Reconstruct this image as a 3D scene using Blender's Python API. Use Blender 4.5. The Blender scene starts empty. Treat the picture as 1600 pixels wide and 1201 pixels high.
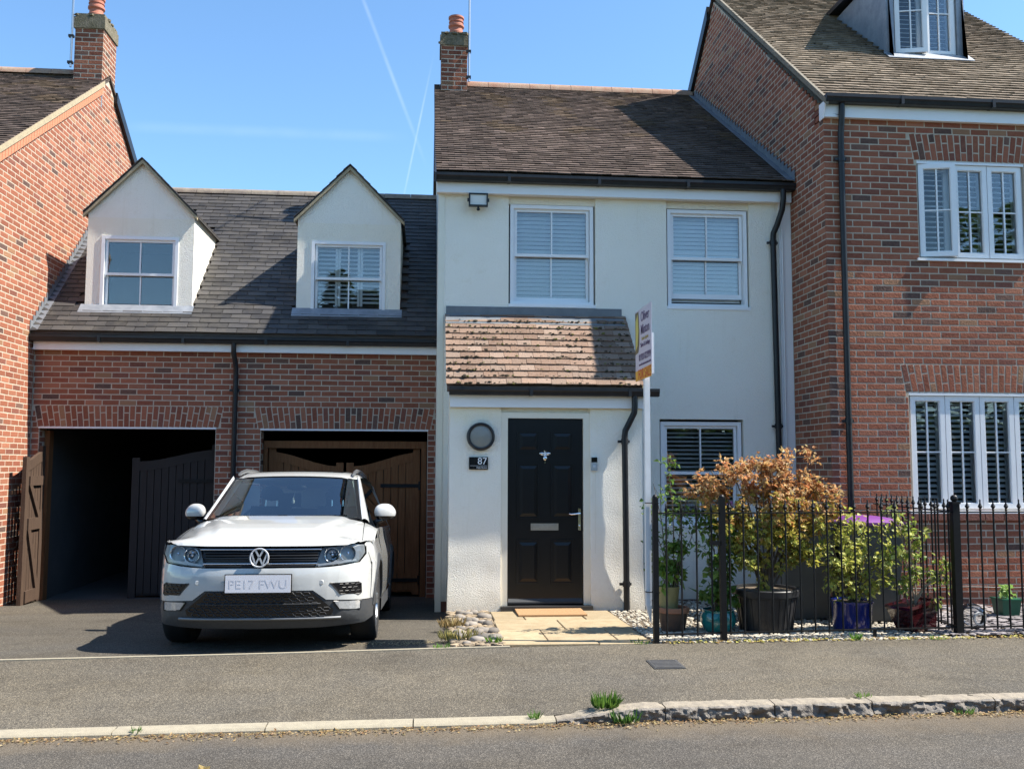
import bpy, bmesh, math, random
from mathutils import Vector, Matrix, noise
R = math.radians
rnd = random.Random(7)
scene = bpy.context.scene
COL = scene.collection

# ------------------------------------------------------------------ camera
CZ = 1.62
YAW, PIT, ROL = R(5.2), R(4.9), R(0.2)
FPX = 1460.0
fwd = Vector((math.sin(YAW)*math.cos(PIT), math.cos(YAW)*math.cos(PIT), math.sin(PIT)))
rgt = Vector((math.cos(YAW), -math.sin(YAW), 0))
upv = rgt.cross(fwd)
r2 = rgt*math.cos(ROL) + upv*math.sin(ROL)
u2 = -rgt*math.sin(ROL) + upv*math.cos(ROL)
cam_d = bpy.data.cameras.new('camera')
cam_d.sensor_width = 36; cam_d.lens = 36*FPX/1600
cam_d.clip_start = .05; cam_d.clip_end = 3000
cam = bpy.data.objects.new('camera', cam_d)
cam.matrix_world = Matrix(((r2.x, u2.x, -fwd.x, 0), (r2.y, u2.y, -fwd.y, 0), (r2.z, u2.z, -fwd.z, CZ), (0, 0, 0, 1)))
COL.objects.link(cam); scene.camera = cam

# ------------------------------------------------------------------ sky and sun
SUN_A, SUN_E = R(6.6), R(50.6)
sun_dir = Vector((math.cos(SUN_E)*math.cos(SUN_A), -math.cos(SUN_E)*math.sin(SUN_A), math.sin(SUN_E)))
world = bpy.data.worlds.new('World'); scene.world = world; world.use_nodes = True
wt = world.node_tree; wn, wl = wt.nodes, wt.links
bg = wn['Background']
sky = wn.new('ShaderNodeTexSky'); sky.sky_type = 'NISHITA'; sky.sun_disc = False
sky.sun_elevation = SUN_E; sky.sun_rotation = R(90) + SUN_A
sky.air_density = 1.0; sky.dust_density = .25; sky.ozone_density = 4.0; sky.altitude = 50
bg.inputs['Strength'].default_value = .106
tint = wn.new('ShaderNodeMix'); tint.data_type = 'RGBA'; tint.blend_type = 'MULTIPLY'; tint.inputs['Factor'].default_value = 1
wl.new(sky.outputs['Color'], tint.inputs['A']); tint.inputs['B'].default_value = (.77, .91, .94, 1)
SKYMIX = tint.outputs['Result']
def wnode(t, **k):
    n = wn.new(t)
    for a, b in k.items(): setattr(n, a, b)
    return n
tc = wnode('ShaderNodeTexCoord')
def contrail(d0, d1, w, amt, src):
    """an old vapour trail: a thin band of the sky along the great circle through two directions"""
    d0 = Vector(d0).normalized(); d1 = Vector(d1).normalized()
    nrm = d0.cross(d1).normalized(); mid = (d0+d1).normalized(); half = mid.dot(d0)
    dn = wnode('ShaderNodeVectorMath', operation='DOT_PRODUCT'); dn.inputs[1].default_value = nrm
    nz = wnode('ShaderNodeTexNoise'); nz.inputs['Scale'].default_value = 30; nz.inputs['Detail'].default_value = 5
    wl.new(tc.outputs['Generated'], nz.inputs['Vector']); wl.new(tc.outputs['Generated'], dn.inputs[0])
    ab = wnode('ShaderNodeMath', operation='ABSOLUTE'); wl.new(dn.outputs['Value'], ab.inputs[0])
    mr = wnode('ShaderNodeMapRange', interpolation_type='SMOOTHSTEP')
    mr.inputs['From Min'].default_value = 0; mr.inputs['From Max'].default_value = w
    mr.inputs['To Min'].default_value = 1; mr.inputs['To Max'].default_value = 0
    wl.new(ab.outputs[0], mr.inputs['Value'])
    dm = wnode('ShaderNodeVectorMath', operation='DOT_PRODUCT'); dm.inputs[1].default_value = mid
    wl.new(tc.outputs['Generated'], dm.inputs[0])
    me = wnode('ShaderNodeMapRange', interpolation_type='SMOOTHSTEP')
    me.inputs['From Min'].default_value = half - .004; me.inputs['From Max'].default_value = half + .004
    wl.new(dm.outputs['Value'], me.inputs['Value'])
    m1 = wnode('ShaderNodeMath', operation='MULTIPLY'); wl.new(mr.outputs[0], m1.inputs[0]); wl.new(me.outputs[0], m1.inputs[1])
    m2 = wnode('ShaderNodeMath', operation='MULTIPLY'); wl.new(m1.outputs[0], m2.inputs[0]); wl.new(nz.outputs['Fac'], m2.inputs[1])
    m3 = wnode('ShaderNodeMath', operation='MULTIPLY'); wl.new(m2.outputs[0], m3.inputs[0]); m3.inputs[1].default_value = amt
    mx = wnode('ShaderNodeMix', data_type='RGBA'); wl.new(m3.outputs[0], mx.inputs['Factor']); wl.new(src, mx.inputs['A'])
    mx.inputs['B'].default_value = (7.5, 7.8, 8.2, 1)
    return mx.outputs['Result']
def raydir(x, y):
    v = r2*((x-800)/FPX) - u2*((y-600.5)/FPX) + fwd
    return v.normalized()
SKYMIX = contrail(raydir(560, -20), raydir(648, 212), .0030, .13, SKYMIX)
SKYMIX = contrail(raydir(662, 160), raydir(634, 292), .0016, .26, SKYMIX)
SKYMIX = contrail(raydir(205, 198), raydir(610, 214), .008, .05, SKYMIX)
wl.new(SKYMIX, bg.inputs['Color'])
sun_l = bpy.data.lights.new('sun', 'SUN'); sun_l.energy = 4.3; sun_l.angle = R(.53); sun_l.color = (1, .945, .85)
sun = bpy.data.objects.new('sun', sun_l); sun.rotation_euler = sun_dir.to_track_quat('Z', 'Y').to_euler()
sun.location = (20, -2, 25); COL.objects.link(sun)
vs = scene.view_settings
vs.view_transform = 'Standard'; vs.look = 'None'; vs.exposure = 1.46; vs.gamma = 1; vs.use_curve_mapping = False
scene.render.engine = 'CYCLES'
cy = scene.cycles
cy.use_denoising = True; cy.max_bounces = 7; cy.diffuse_bounces = 3; cy.glossy_bounces = 4; cy.transmission_bounces = 4
cy.transparent_max_bounces = 12; cy.caustics_reflective = False; cy.caustics_refractive = False

# ------------------------------------------------------------------ mesh and object helpers
class MB:
    def __init__(s): s.v, s.f, s.c = [], [], []
    def add(s, vs, fs, col=None):
        b = len(s.v); s.v += [tuple(v) for v in vs]; s.f += [tuple(b+i for i in f) for f in fs]; s.c += [col]*len(fs); return s
    def box(s, x0, x1, y0, y1, z0, z1, col=None):
        return s.add([(x0,y0,z0),(x1,y0,z0),(x1,y1,z0),(x0,y1,z0),(x0,y0,z1),(x1,y0,z1),(x1,y1,z1),(x0,y1,z1)],
                     [(0,3,2,1),(4,5,6,7),(0,1,5,4),(1,2,6,5),(2,3,7,6),(3,0,4,7)], col)
    def hexa(s, p, col=None):
        return s.add(p, [(0,3,2,1),(4,5,6,7),(0,1,5,4),(1,2,6,5),(2,3,7,6),(3,0,4,7)], col)
    def bar(s, a, b, w, h, up=(0,0,1), col=None):
        a, b = Vector(a), Vector(b); d = (b-a).normalized(); sd = d.cross(Vector(up)).normalized(); u = sd.cross(d)
        p = []
        for q in (a, b):
            for i, j in ((-1,-1),(1,-1),(1,1),(-1,1)): p.append(q + sd*(w/2*i) + u*(h/2*j))
        return s.add(p, [(0,1,2,3),(7,6,5,4),(0,4,5,1),(1,5,6,2),(2,6,7,3),(3,7,4,0)], col)
    def prism(s, pts, d, col=None):
        n = len(pts); d = Vector(d); a = [Vector(p) for p in pts]; b = [p+d for p in a]
        nn = (a[1]-a[0]).cross(a[2]-a[1])
        fs = [tuple(range(n)), tuple(range(2*n-1, n-1, -1))] + [(i, n+i, n+(i+1) % n, (i+1) % n) for i in range(n)]
        return s.add(a+b, fs, col)
    def tube(s, pts, r, n=8, caps=True, col=None):
        pts = [Vector(p) for p in pts]; m = len(pts)
        rs = list(r) if hasattr(r, '__len__') else [r]*m
        t0 = (pts[1]-pts[0]).normalized(); ref = Vector((0,0,1)) if abs(t0.z) < .9 else Vector((1,0,0))
        vs = []; nx = t0.cross(ref).normalized()
        for i, p in enumerate(pts):
            t = (pts[min(i+1, m-1)]-pts[max(i-1, 0)]).normalized()
            nx = (nx - t*nx.dot(t)).normalized(); ny = t.cross(nx)
            vs += [p + (nx*math.cos(2*math.pi*k/n) + ny*math.sin(2*math.pi*k/n))*rs[i] for k in range(n)]
        fs = [(i*n+k, i*n+(k+1) % n, (i+1)*n+(k+1) % n, (i+1)*n+k) for i in range(m-1) for k in range(n)]
        if caps: fs += [tuple(range(n-1, -1, -1)), tuple(range((m-1)*n, m*n))]
        return s.add(vs, fs, col)
    def lathe(s, prof, c=(0,0,0), n=24, col=None, ax=2):
        vs = []; m = len(prof)
        for r, z in prof:
            for k in range(n):
                a = 2*math.pi*k/n; p = (r*math.cos(a), r*math.sin(a), z)
                if ax == 1: p = (p[0], z, p[1])
                if ax == 0: p = (z, p[0], p[1])
                vs.append((c[0]+p[0], c[1]+p[1], c[2]+p[2]))
        fs = [(i*n+k, i*n+(k+1) % n, (i+1)*n+(k+1) % n, (i+1)*n+k) for i in range(m-1) for k in range(n)]
        return s.add(vs, fs, col)
    def ball(s, c, r, n=8, sq=(1,1,1), jit=0, col=None):
        m = max(3, n//2); vs = [(c[0], c[1], c[2]-r*sq[2])]
        for i in range(1, m):
            a = math.pi*i/m - math.pi/2
            for k in range(n):
                b = 2*math.pi*k/n; q = 1 + (rnd.uniform(-jit, jit) if jit else 0)
                vs.append((c[0]+r*q*sq[0]*math.cos(a)*math.cos(b), c[1]+r*q*sq[1]*math.cos(a)*math.sin(b), c[2]+r*q*sq[2]*math.sin(a)))
        vs.append((c[0], c[1], c[2]+r*sq[2])); T = len(vs)-1
        fs = [(0, 1+(k+1) % n, 1+k) for k in range(n)]
        for i in range(m-2): fs += [(1+i*n+k, 1+i*n+(k+1) % n, 1+(i+1)*n+(k+1) % n, 1+(i+1)*n+k) for k in range(n)]
        fs += [(T, 1+(m-2)*n+k, 1+(m-2)*n+(k+1) % n) for k in range(n)]
        return s.add(vs, fs, col)
    def grid(s, fn, nu, nv, col=None):
        vs = [fn(i/nu, j/nv) for j in range(nv+1) for i in range(nu+1)]
        fs = [(j*(nu+1)+i, j*(nu+1)+i+1, (j+1)*(nu+1)+i+1, (j+1)*(nu+1)+i) for j in range(nv) for i in range(nu)]
        return s.add(vs, fs, col)

WORG = {}
def _finish(o, parent, org):
    COL.objects.link(o)
    if parent is not None:
        o.parent = parent; o.location = Vector(org) - WORG[parent.name]
    else: o.location = org
    WORG[o.name] = Vector(org)
    return o
def meshdata(name, mb, mat, smooth=False, org=(0,0,0), fix=True):
    me = bpy.data.meshes.new(name)
    me.from_pydata([(v[0]-org[0], v[1]-org[1], v[2]-org[2]) for v in mb.v], [], mb.f)
    if any(c is not None for c in mb.c):
        at = me.attributes.new('Col', 'FLOAT_COLOR', 'FACE')
        at.data.foreach_set('color', [q for c in mb.c for q in ((*c, 1) if c is not None else (.5,.5,.5,1))])
    if fix:
        bm = bmesh.new(); bm.from_mesh(me); bmesh.ops.recalc_face_normals(bm, faces=bm.faces); bm.to_mesh(me); bm.free()
    if smooth:
        me.polygons.foreach_set('use_smooth', [True]*len(me.polygons))
        if smooth != 'all' and hasattr(me, 'set_sharp_from_angle'): me.set_sharp_from_angle(angle=R(38))
    if mat: me.materials.append(mat)
    return me
def mk(name, mb, mat, parent=None, smooth=False, fix=True, org=None):
    if org is None:
        xs, ys, zs = zip(*mb.v); org = ((min(xs)+max(xs))/2, (min(ys)+max(ys))/2, min(zs))
    return _finish(bpy.data.objects.new(name, meshdata(name, mb, mat, smooth, org, fix)), parent, org)
def place(name, me, parent, loc, rot=None, color=None):
    """an instance object that shares mesh data, given in world space"""
    o = bpy.data.objects.new(name, me); _finish(o, parent, loc)
    if rot is not None: o.rotation_euler = rot.to_euler() if isinstance(rot, Matrix) else rot
    if color: o.color = (*color, 1)
    return o
def empty(name, loc, parent=None):
    o = bpy.data.objects.new(name, None); o.empty_display_size = .2
    return _finish(o, parent, loc)
def tag(o, label=None, cat=None, group=None, kind=None):
    if label: o['label'] = label
    if cat: o['category'] = cat
    if group: o['group'] = group
    if kind: o['kind'] = kind
    return o
def thing(name, label, cat, loc, group=None): return tag(empty(name, loc), label, cat, group)
def struct(name, mb, mat, smooth=False): return tag(mk(name, mb, mat, None, smooth), kind='structure')
def px(p):
    v = Vector(p) - Vector((0,0,CZ)); d = v.dot(fwd)
    return 800 + FPX*v.dot(r2)/d, 600.5 - FPX*v.dot(u2)/d, FPX/d
def lerp(a, b, t): return a+(b-a)*t
def interp(P, x):
    if x <= P[0][0]: return P[0][1]
    for (a, b), (c, d) in zip(P, P[1:]):
        if x <= c: return b+(d-b)*(x-a)/(c-a)
    return P[-1][1]
def sstep(a, b, x):
    t = max(0, min(1, (x-a)/(b-a))); return t*t*(3-2*t)
def panel_mb(u0, u1, v0, v1, holes, fn, th):
    """a wall slab with rectangular openings: fn(u, v, depth) gives the point"""
    us = sorted({u0, u1, *[h[0] for h in holes], *[h[1] for h in holes]}); vs_ = sorted({v0, v1, *[h[2] for h in holes], *[h[3] for h in holes]})
    us = [u for u in us if u0 <= u <= u1]; vs_ = [v for v in vs_ if v0 <= v <= v1]
    solid = lambda i, j: 0 <= i < len(us)-1 and 0 <= j < len(vs_)-1 and not any(h[0] < (us[i]+us[i+1])/2 < h[1] and h[2] < (vs_[j]+vs_[j+1])/2 < h[3] for h in holes)
    mb = MB()
    for i in range(len(us)-1):
        for j in range(len(vs_)-1):
            if not solid(i, j): continue
            a, b, c, d = us[i], us[i+1], vs_[j], vs_[j+1]
            mb.add([fn(a,c,0), fn(b,c,0), fn(b,d,0), fn(a,d,0)], [(0,1,2,3)]); mb.add([fn(a,c,th), fn(b,c,th), fn(b,d,th), fn(a,d,th)], [(3,2,1,0)])
            for (di, dj, p, q) in ((-1,0,(a,c),(a,d)), (1,0,(b,d),(b,c)), (0,-1,(b,c),(a,c)), (0,1,(a,d),(b,d))):
                if not solid(i+di, j+dj): mb.add([fn(*p,0), fn(*q,0), fn(*q,th), fn(*p,th)], [(0,1,2,3)])
    return mb
def surf(poly, fn, step, mb=None):
    """a filled outline in two parameters, cut into a fine grid and bent onto the surface fn(a, b)"""
    bm = bmesh.new(); f = bm.faces.new([bm.verts.new((a, b, 0)) for a, b in poly])
    bmesh.ops.triangulate(bm, faces=[f])
    for ax in (0, 1):
        lo = min(p[ax] for p in poly); hi = max(p[ax] for p in poly); n = max(1, int((hi-lo)/step))
        for i in range(1, n):
            co = [0,0,0]; co[ax] = lo+(hi-lo)*i/n; no = [0,0,0]; no[ax] = 1
            bmesh.ops.bisect_plane(bm, geom=bm.verts[:]+bm.edges[:]+bm.faces[:], plane_co=co, plane_no=no)
    bmesh.ops.remove_doubles(bm, verts=bm.verts[:], dist=1e-5)
    bm.verts.index_update(); mb = mb or MB()
    mb.add([fn(v.co.x, v.co.y) for v in bm.verts], [[v.index for v in f.verts] for f in bm.faces]); bm.free()
    return mb
def textmesh(txt, size, mat, name='lettering', align='CENTER', depth=.0008, font_scale=1, offset=0):
    cu = bpy.data.curves.new(name, 'FONT'); cu.body = txt; cu.size = size; cu.align_x = align; cu.align_y = 'CENTER'; cu.extrude = depth; cu.offset = offset
    o = bpy.data.objects.new(name, cu); COL.objects.link(o)
    bpy.context.view_layer.update()
    me = bpy.data.meshes.new_from_object(o.evaluated_get(bpy.context.evaluated_depsgraph_get()))
    bpy.data.objects.remove(o); bpy.data.curves.remove(cu)
    me.materials.clear(); me.materials.append(mat); me.name = name
    return me

# ------------------------------------------------------------------ materials
def newmat(name):
    m = bpy.data.materials.new(name); m.use_nodes = True
    return m, m.node_tree.nodes, m.node_tree.links, m.node_tree.nodes['Principled BSDF']
def noise_node(n, l, scale, detail=4, rough=.6, vec=None, stretch=None):
    t = n.new('ShaderNodeTexNoise'); t.inputs['Scale'].default_value = scale; t.inputs['Detail'].default_value = detail; t.inputs['Roughness'].default_value = rough
    if vec is None:
        g = n.new('ShaderNodeNewGeometry'); vec = g.outputs['Position']
    if stretch:
        mp = n.new('ShaderNodeMapping'); mp.inputs['Scale'].default_value = stretch; l.new(vec, mp.inputs['Vector']); vec = mp.outputs['Vector']
    l.new(vec, t.inputs['Vector']); return t
def ramp(n, l, src, stops):
    r = n.new('ShaderNodeValToRGB'); e = r.color_ramp.elements
    while len(e) < len(stops): e.new(.5)
    for k, (p, c) in enumerate(stops): e[k].position = p; e[k].color = (*c, 1) if len(c) == 3 else c
    l.new(src, r.inputs['Fac']); return r
def mixc(n, l, fac, a, b, mode='MIX'):
    m = n.new('ShaderNodeMix'); m.data_type = 'RGBA'; m.blend_type = mode
    for key, v in (('Factor', fac), ('A', a), ('B', b)):
        if isinstance(v, (tuple, list)): m.inputs[key].default_value = (*v, 1) if len(v) == 3 else v
        elif isinstance(v, (int, float)): m.inputs[key].default_value = v
        else: l.new(v, m.inputs[key])
    return m.outputs['Result']
def bump(n, l, bs, src, dist, strength=1):
    b = n.new('ShaderNodeBump'); b.inputs['Strength'].default_value = strength; b.inputs['Distance'].default_value = dist
    l.new(src, b.inputs['Height']); l.new(b.outputs['Normal'], bs.inputs['Normal'])
MATS = {}
def pmat(name, col, rough=.6, metal=0, col2=None, vscale=6, bmp=0, bscale=60, coat=0, spec=None, src=None, amount=.5, stretch=None, spots=None):
    """general surface: a base colour (or the pieces' own colour) broken up by noise, with fine relief"""
    m, n, l, bs = newmat(name); MATS[name] = m
    bs.inputs['Roughness'].default_value = rough; bs.inputs['Metallic'].default_value = metal; bs.inputs['Coat Weight'].default_value = coat
    bs.inputs['Coat Roughness'].default_value = .04
    if spec is not None: bs.inputs['Specular IOR Level'].default_value = spec
    base = None
    if src == 'attr':
        a = n.new('ShaderNodeAttribute'); a.attribute_name = 'Col'; base = a.outputs['Color']
    elif src == 'obj':
        a = n.new('ShaderNodeObjectInfo'); base = a.outputs['Color']
    if base is None:
        if col2 is None: bs.inputs['Base Color'].default_value = (*col, 1)
        else:
            t = noise_node(n, l, vscale, 5, .65, stretch=stretch); rp = ramp(n, l, t.outputs['Fac'], [(.3, col), (.7, col2)]); base = rp.outputs['Color']
    elif col2 is not None:
        t = noise_node(n, l, vscale, 5, .65, stretch=stretch); rp = ramp(n, l, t.outputs['Fac'], [(.42, (0,0,0)), (.75, (amount,)*3)])
        base = mixc(n, l, rp.outputs['Color'], base, col2)
    if spots and base is not None:
        sc, thr, sc_col = spots
        t = noise_node(n, l, sc, 3, .5); rp = ramp(n, l, t.outputs['Fac'], [(thr, (0,0,0)), (thr+.06, (1,1,1))])
        base = mixc(n, l, rp.outputs['Color'], base, sc_col)
    if base is not None: l.new(base, bs.inputs['Base Color'])
    if bmp:
        t = noise_node(n, l, bscale, 4, .6); bump(n, l, bs, t.outputs['Fac'], bmp)
    return m
brick_a = pmat('brick_joined', None, .85, src='attr', col2=(.38,.20,.125), vscale=30, amount=.25, bmp=.008, bscale=48, spec=.12)
brick_o = pmat('brick_single', None, .85, src='obj', col2=(.38,.20,.125), vscale=30, amount=.25, bmp=.008, bscale=48, spec=.12)
mortar = pmat('mortar', (.52,.44,.345), .95, col2=(.42,.355,.275), vscale=9, bmp=.004, bscale=160, spec=.12)
def stucco_mat():
    m, n, l, bs = newmat('stucco'); MATS['stucco'] = m
    t = noise_node(n, l, 1.3, 5, .65); c = ramp(n, l, t.outputs['Fac'], [(.3, (.90,.86,.76)), (.7, (.87,.825,.72))]).outputs['Color']
    t2 = noise_node(n, l, 1, 6, .7, stretch=(7,7,.55)); c = mixc(n, l, 1, c, ramp(n, l, t2.outputs['Fac'], [(.26, (.93,.92,.89)), (.42, (1,1,1))]).outputs['Color'], 'MULTIPLY')
    t3 = noise_node(n, l, 3.1, 6, .75); c = mixc(n, l, 1, c, ramp(n, l, t3.outputs['Fac'], [(.26, (.94,.92,.87)), (.40, (1,1,1))]).outputs['Color'], 'MULTIPLY')
    g = n.new('ShaderNodeNewGeometry'); xyz = n.new('ShaderNodeSeparateXYZ'); l.new(g.outputs['Position'], xyz.inputs[0])
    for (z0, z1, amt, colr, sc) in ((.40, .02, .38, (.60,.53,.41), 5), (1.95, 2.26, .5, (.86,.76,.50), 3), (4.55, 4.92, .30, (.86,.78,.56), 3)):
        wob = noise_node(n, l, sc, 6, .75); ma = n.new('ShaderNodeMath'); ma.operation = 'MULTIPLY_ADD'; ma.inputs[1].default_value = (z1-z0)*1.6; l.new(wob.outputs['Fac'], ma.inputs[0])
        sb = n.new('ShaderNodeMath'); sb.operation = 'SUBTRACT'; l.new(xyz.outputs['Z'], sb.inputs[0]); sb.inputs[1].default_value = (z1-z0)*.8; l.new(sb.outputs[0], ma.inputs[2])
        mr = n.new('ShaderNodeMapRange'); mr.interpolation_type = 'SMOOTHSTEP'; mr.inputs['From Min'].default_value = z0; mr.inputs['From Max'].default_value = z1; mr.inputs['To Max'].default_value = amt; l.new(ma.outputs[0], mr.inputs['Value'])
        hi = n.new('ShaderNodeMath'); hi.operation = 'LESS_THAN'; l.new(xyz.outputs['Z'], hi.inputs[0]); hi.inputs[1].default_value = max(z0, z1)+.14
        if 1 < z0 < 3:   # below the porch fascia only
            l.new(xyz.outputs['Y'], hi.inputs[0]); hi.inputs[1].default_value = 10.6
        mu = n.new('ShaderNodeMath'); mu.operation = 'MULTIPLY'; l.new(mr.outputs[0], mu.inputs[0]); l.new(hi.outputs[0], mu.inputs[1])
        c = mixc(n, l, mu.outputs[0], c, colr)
    l.new(c, bs.inputs['Base Color']); bs.inputs['Roughness'].default_value = .9; bs.inputs['Specular IOR Level'].default_value = .12
    f = noise_node(n, l, 85, 4, .65); bump(n, l, bs, f.outputs['Fac'], .010); return m
stucco = stucco_mat()
tile_a = pmat('tile_joined', None, .9, src='attr', col2=(.115,.09,.068), vscale=9, amount=.5, bmp=.006, bscale=70, spots=(16, .66, (.05,.045,.03)), spec=.12)
tile_o = pmat('tile_single', None, .9, src='obj', col2=(.27,.205,.165), vscale=34, amount=.5, bmp=.008, bscale=60, spots=(20, .66, (.045,.035,.025)), spec=.12)
slate_a = pmat('slate_joined', None, .55, src='attr', col2=(.10,.088,.07), vscale=5, amount=.5, bmp=.003, bscale=50, spots=(60, .74, (.3,.29,.26)), spec=.3)
slate_o = pmat('slate_single', None, .55, src='obj', col2=(.10,.088,.07), vscale=5, amount=.5, bmp=.003, bscale=50, spots=(60, .74, (.3,.29,.26)), spec=.3)
ridge_m = pmat('ridge_clay', (.30,.16,.11), .85, col2=(.36,.27,.20), vscale=9, bmp=.004, spec=.12)
verge_m = pmat('verge_mortar', (.42,.34,.22), .95, col2=(.30,.26,.18), vscale=12, bmp=.006, bscale=40, spec=.12)
lead = pmat('lead', (.20,.22,.25), .5, metal=.3, col2=(.32,.34,.37), vscale=7, bmp=.002, bscale=20)
upvc = pmat('white_plastic', (.82,.82,.82), .3, col2=(.78,.78,.78), vscale=3)
cream = pmat('cream_paint', (.78,.74,.62), .5, col2=(.74,.69,.56), vscale=3)
black_p = pmat('black_plastic', (.008,.009,.011), .38, spec=.35, col2=(.02,.02,.022), vscale=8)
iron = pmat('black_iron', (.006,.006,.007), .5, col2=(.010,.010,.010), vscale=30, spec=.25)
door_m = pmat('door_paint', (.004,.005,.007), .3, spec=.35)
chrome = pmat('chrome', (.72,.72,.72), .14, metal=1)
steel = pmat('brushed_steel', (.55,.54,.52), .32, metal=1, col2=(.45,.44,.43), vscale=40)
wood_d = pmat('dark_timber', (.15,.058,.022), .65, spec=.15, col2=(.23,.105,.045), vscale=5, stretch=(9,9,.8), bmp=.002, bscale=60)
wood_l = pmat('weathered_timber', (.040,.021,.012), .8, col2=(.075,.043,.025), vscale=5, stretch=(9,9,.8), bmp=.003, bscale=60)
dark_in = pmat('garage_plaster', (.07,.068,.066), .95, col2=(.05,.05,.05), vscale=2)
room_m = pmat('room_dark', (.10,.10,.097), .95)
slat_m = pmat('blind_slat', (.90,.90,.90), .5)
lightwall = pmat('room_wall', (.30,.30,.29), .9)
conc = pmat('concrete', (.33,.29,.21), .95, col2=(.26,.225,.165), vscale=20, bmp=.003, bscale=120, spots=(150, .62, (.22,.2,.17)))
granite = pmat('granite', (.23,.205,.175), .9, col2=(.15,.13,.11), vscale=14, bmp=.02, bscale=22)
gran_top = pmat('granite_top', (.30,.255,.19), .9, col2=(.20,.17,.135), vscale=25, bmp=.004, bscale=80)
slab_m = pmat('sandstone', None, .9, src='obj', col2=(.22,.15,.075), vscale=7, amount=.7, bmp=.004, bscale=60)
coir = pmat('coir', (.42,.25,.12), 1, col2=(.34,.19,.09), vscale=60, bmp=.006, bscale=300)
soil = pmat('soil', (.10,.075,.05), 1, col2=(.16,.12,.08), vscale=20, bmp=.015, bscale=50)
stone_a = pmat('pebble', None, .85, src='attr', col2=(.3,.28,.25), vscale=30, amount=.3)
leaf_a = pmat('leaf', None, .55, src='attr')
for m_ in (leaf_a,):
    bs = m_.node_tree.nodes['Principled BSDF']; bs.inputs['Subsurface Weight'].default_value = 0
    n, l = m_.node_tree.nodes, m_.node_tree.links
    tr = n.new('ShaderNodeBsdfTranslucent'); mx = n.new('ShaderNodeMixShader'); mx.inputs[0].default_value = .42
    at = [q for q in n if q.type == 'ATTRIBUTE'][0]; l.new(at.outputs['Color'], tr.inputs['Color'])
    l.new(bs.outputs[0], mx.inputs[1]); l.new(tr.outputs[0], mx.inputs[2]); l.new(mx.outputs[0], n['Material Output'].inputs['Surface'])
bark = pmat('bark', (.10,.07,.05), .9, col2=(.18,.14,.10), vscale=30, bmp=.003)
def asphalt(name, lo, hi, speck, sc, warm, gutter_dirt=False):
    m, n, l, bs = newmat(name)
    g = n.new('ShaderNodeNewGeometry')
    v = n.new('ShaderNodeTexVoronoi'); v.inputs['Scale'].default_value = sc; l.new(g.outputs['Position'], v.inputs['Vector'])
    sep = n.new('ShaderNodeSeparateColor'); l.new(v.outputs['Color'], sep.inputs['Color'])
    r1 = ramp(n, l, sep.outputs['Red'], [(.0, lo), (.55, hi), (.8, tuple(c*1.35 for c in hi)), (.97, speck)])
    c = r1.outputs['Color']
    for (scale, st, p0, p1, d0, d1) in ((.55, (1,1,1), .3, .7, (.82,.82,.83), warm), (2.3, (1,1,1), .32, .5, (.80,.79,.78), (1,1,1)), (.5, (.35,2.2,1), .42, .56, (.90,.89,.87), (1,1,1)), (9, (1,1,1), .62, .72, (1,1,1), (1.16,1.14,1.09))):
        t = noise_node(n, l, scale, 6, .7, stretch=st); r_ = ramp(n, l, t.outputs['Fac'], [(p0, d0), (p1, d1)])
        c = mixc(n, l, 1.0, c, r_.outputs['Color'], 'MULTIPLY')
    if gutter_dirt:
        xyz = n.new('ShaderNodeSeparateXYZ'); l.new(g.outputs['Position'], xyz.inputs[0])
        wob = noise_node(n, l, 2.2, 5, .7); ad = n.new('ShaderNodeMath'); ad.operation = 'MULTIPLY_ADD'; ad.inputs[1].default_value = .5; l.new(wob.outputs['Fac'], ad.inputs[0]); l.new(xyz.outputs['Y'], ad.inputs[2])
        mr = n.new('ShaderNodeMapRange'); mr.inputs['From Min'].default_value = 5.95; mr.inputs['From Max'].default_value = 6.35; mr.inputs['To Max'].default_value = .75; l.new(ad.outputs[0], mr.inputs['Value'])
        c = mixc(n, l, mr.outputs[0], c, (.15,.115,.075))
    l.new(c, bs.inputs['Base Color']); bs.inputs['Roughness'].default_value = .92; bs.inputs['Specular IOR Level'].default_value = .2
    ad = n.new('ShaderNodeMath'); ad.operation = 'ADD'; nn = noise_node(n, l, sc*.6, 3); l.new(v.outputs['Distance'], ad.inputs[0]); l.new(nn.outputs['Fac'], ad.inputs[1])
    bump(n, l, bs, ad.outputs[0], .005, .7); return m
pave_m = asphalt('pavement_asphalt', (.068,.061,.052), (.106,.096,.080), (.22,.195,.155), 150, (1.12,1.06,.95))
drive_m = asphalt('drive_asphalt', (.055,.050,.043), (.088,.080,.068), (.19,.17,.14), 150, (1.1,1.05,.95))
road_m = asphalt('road_asphalt', (.056,.052,.047), (.085,.078,.070), (.18,.165,.145), 165, (1.08,1.03,.95), True)
def glassmat(name, tint, k, refl=(1,1,1)):
    m, n, l, bs = newmat(name); n.remove(bs)
    fr = n.new('ShaderNodeFresnel'); fr.inputs['IOR'].default_value = 1.5
    mu = n.new('ShaderNodeMath'); mu.operation = 'MULTIPLY'; mu.use_clamp = True; mu.inputs[1].default_value = k; l.new(fr.outputs[0], mu.inputs[0])
    t = n.new('ShaderNodeBsdfTransparent'); t.inputs['Color'].default_value = (*tint, 1)
    g = n.new('ShaderNodeBsdfGlossy'); g.inputs['Roughness'].default_value = 0.0; g.inputs['Color'].default_value = (*refl, 1)
    mx = n.new('ShaderNodeMixShader'); l.new(mu.outputs[0], mx.inputs[0]); l.new(t.outputs[0], mx.inputs[1]); l.new(g.outputs[0], mx.inputs[2])
    l.new(mx.outputs[0], n['Material Output'].inputs['Surface']); return m
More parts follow.
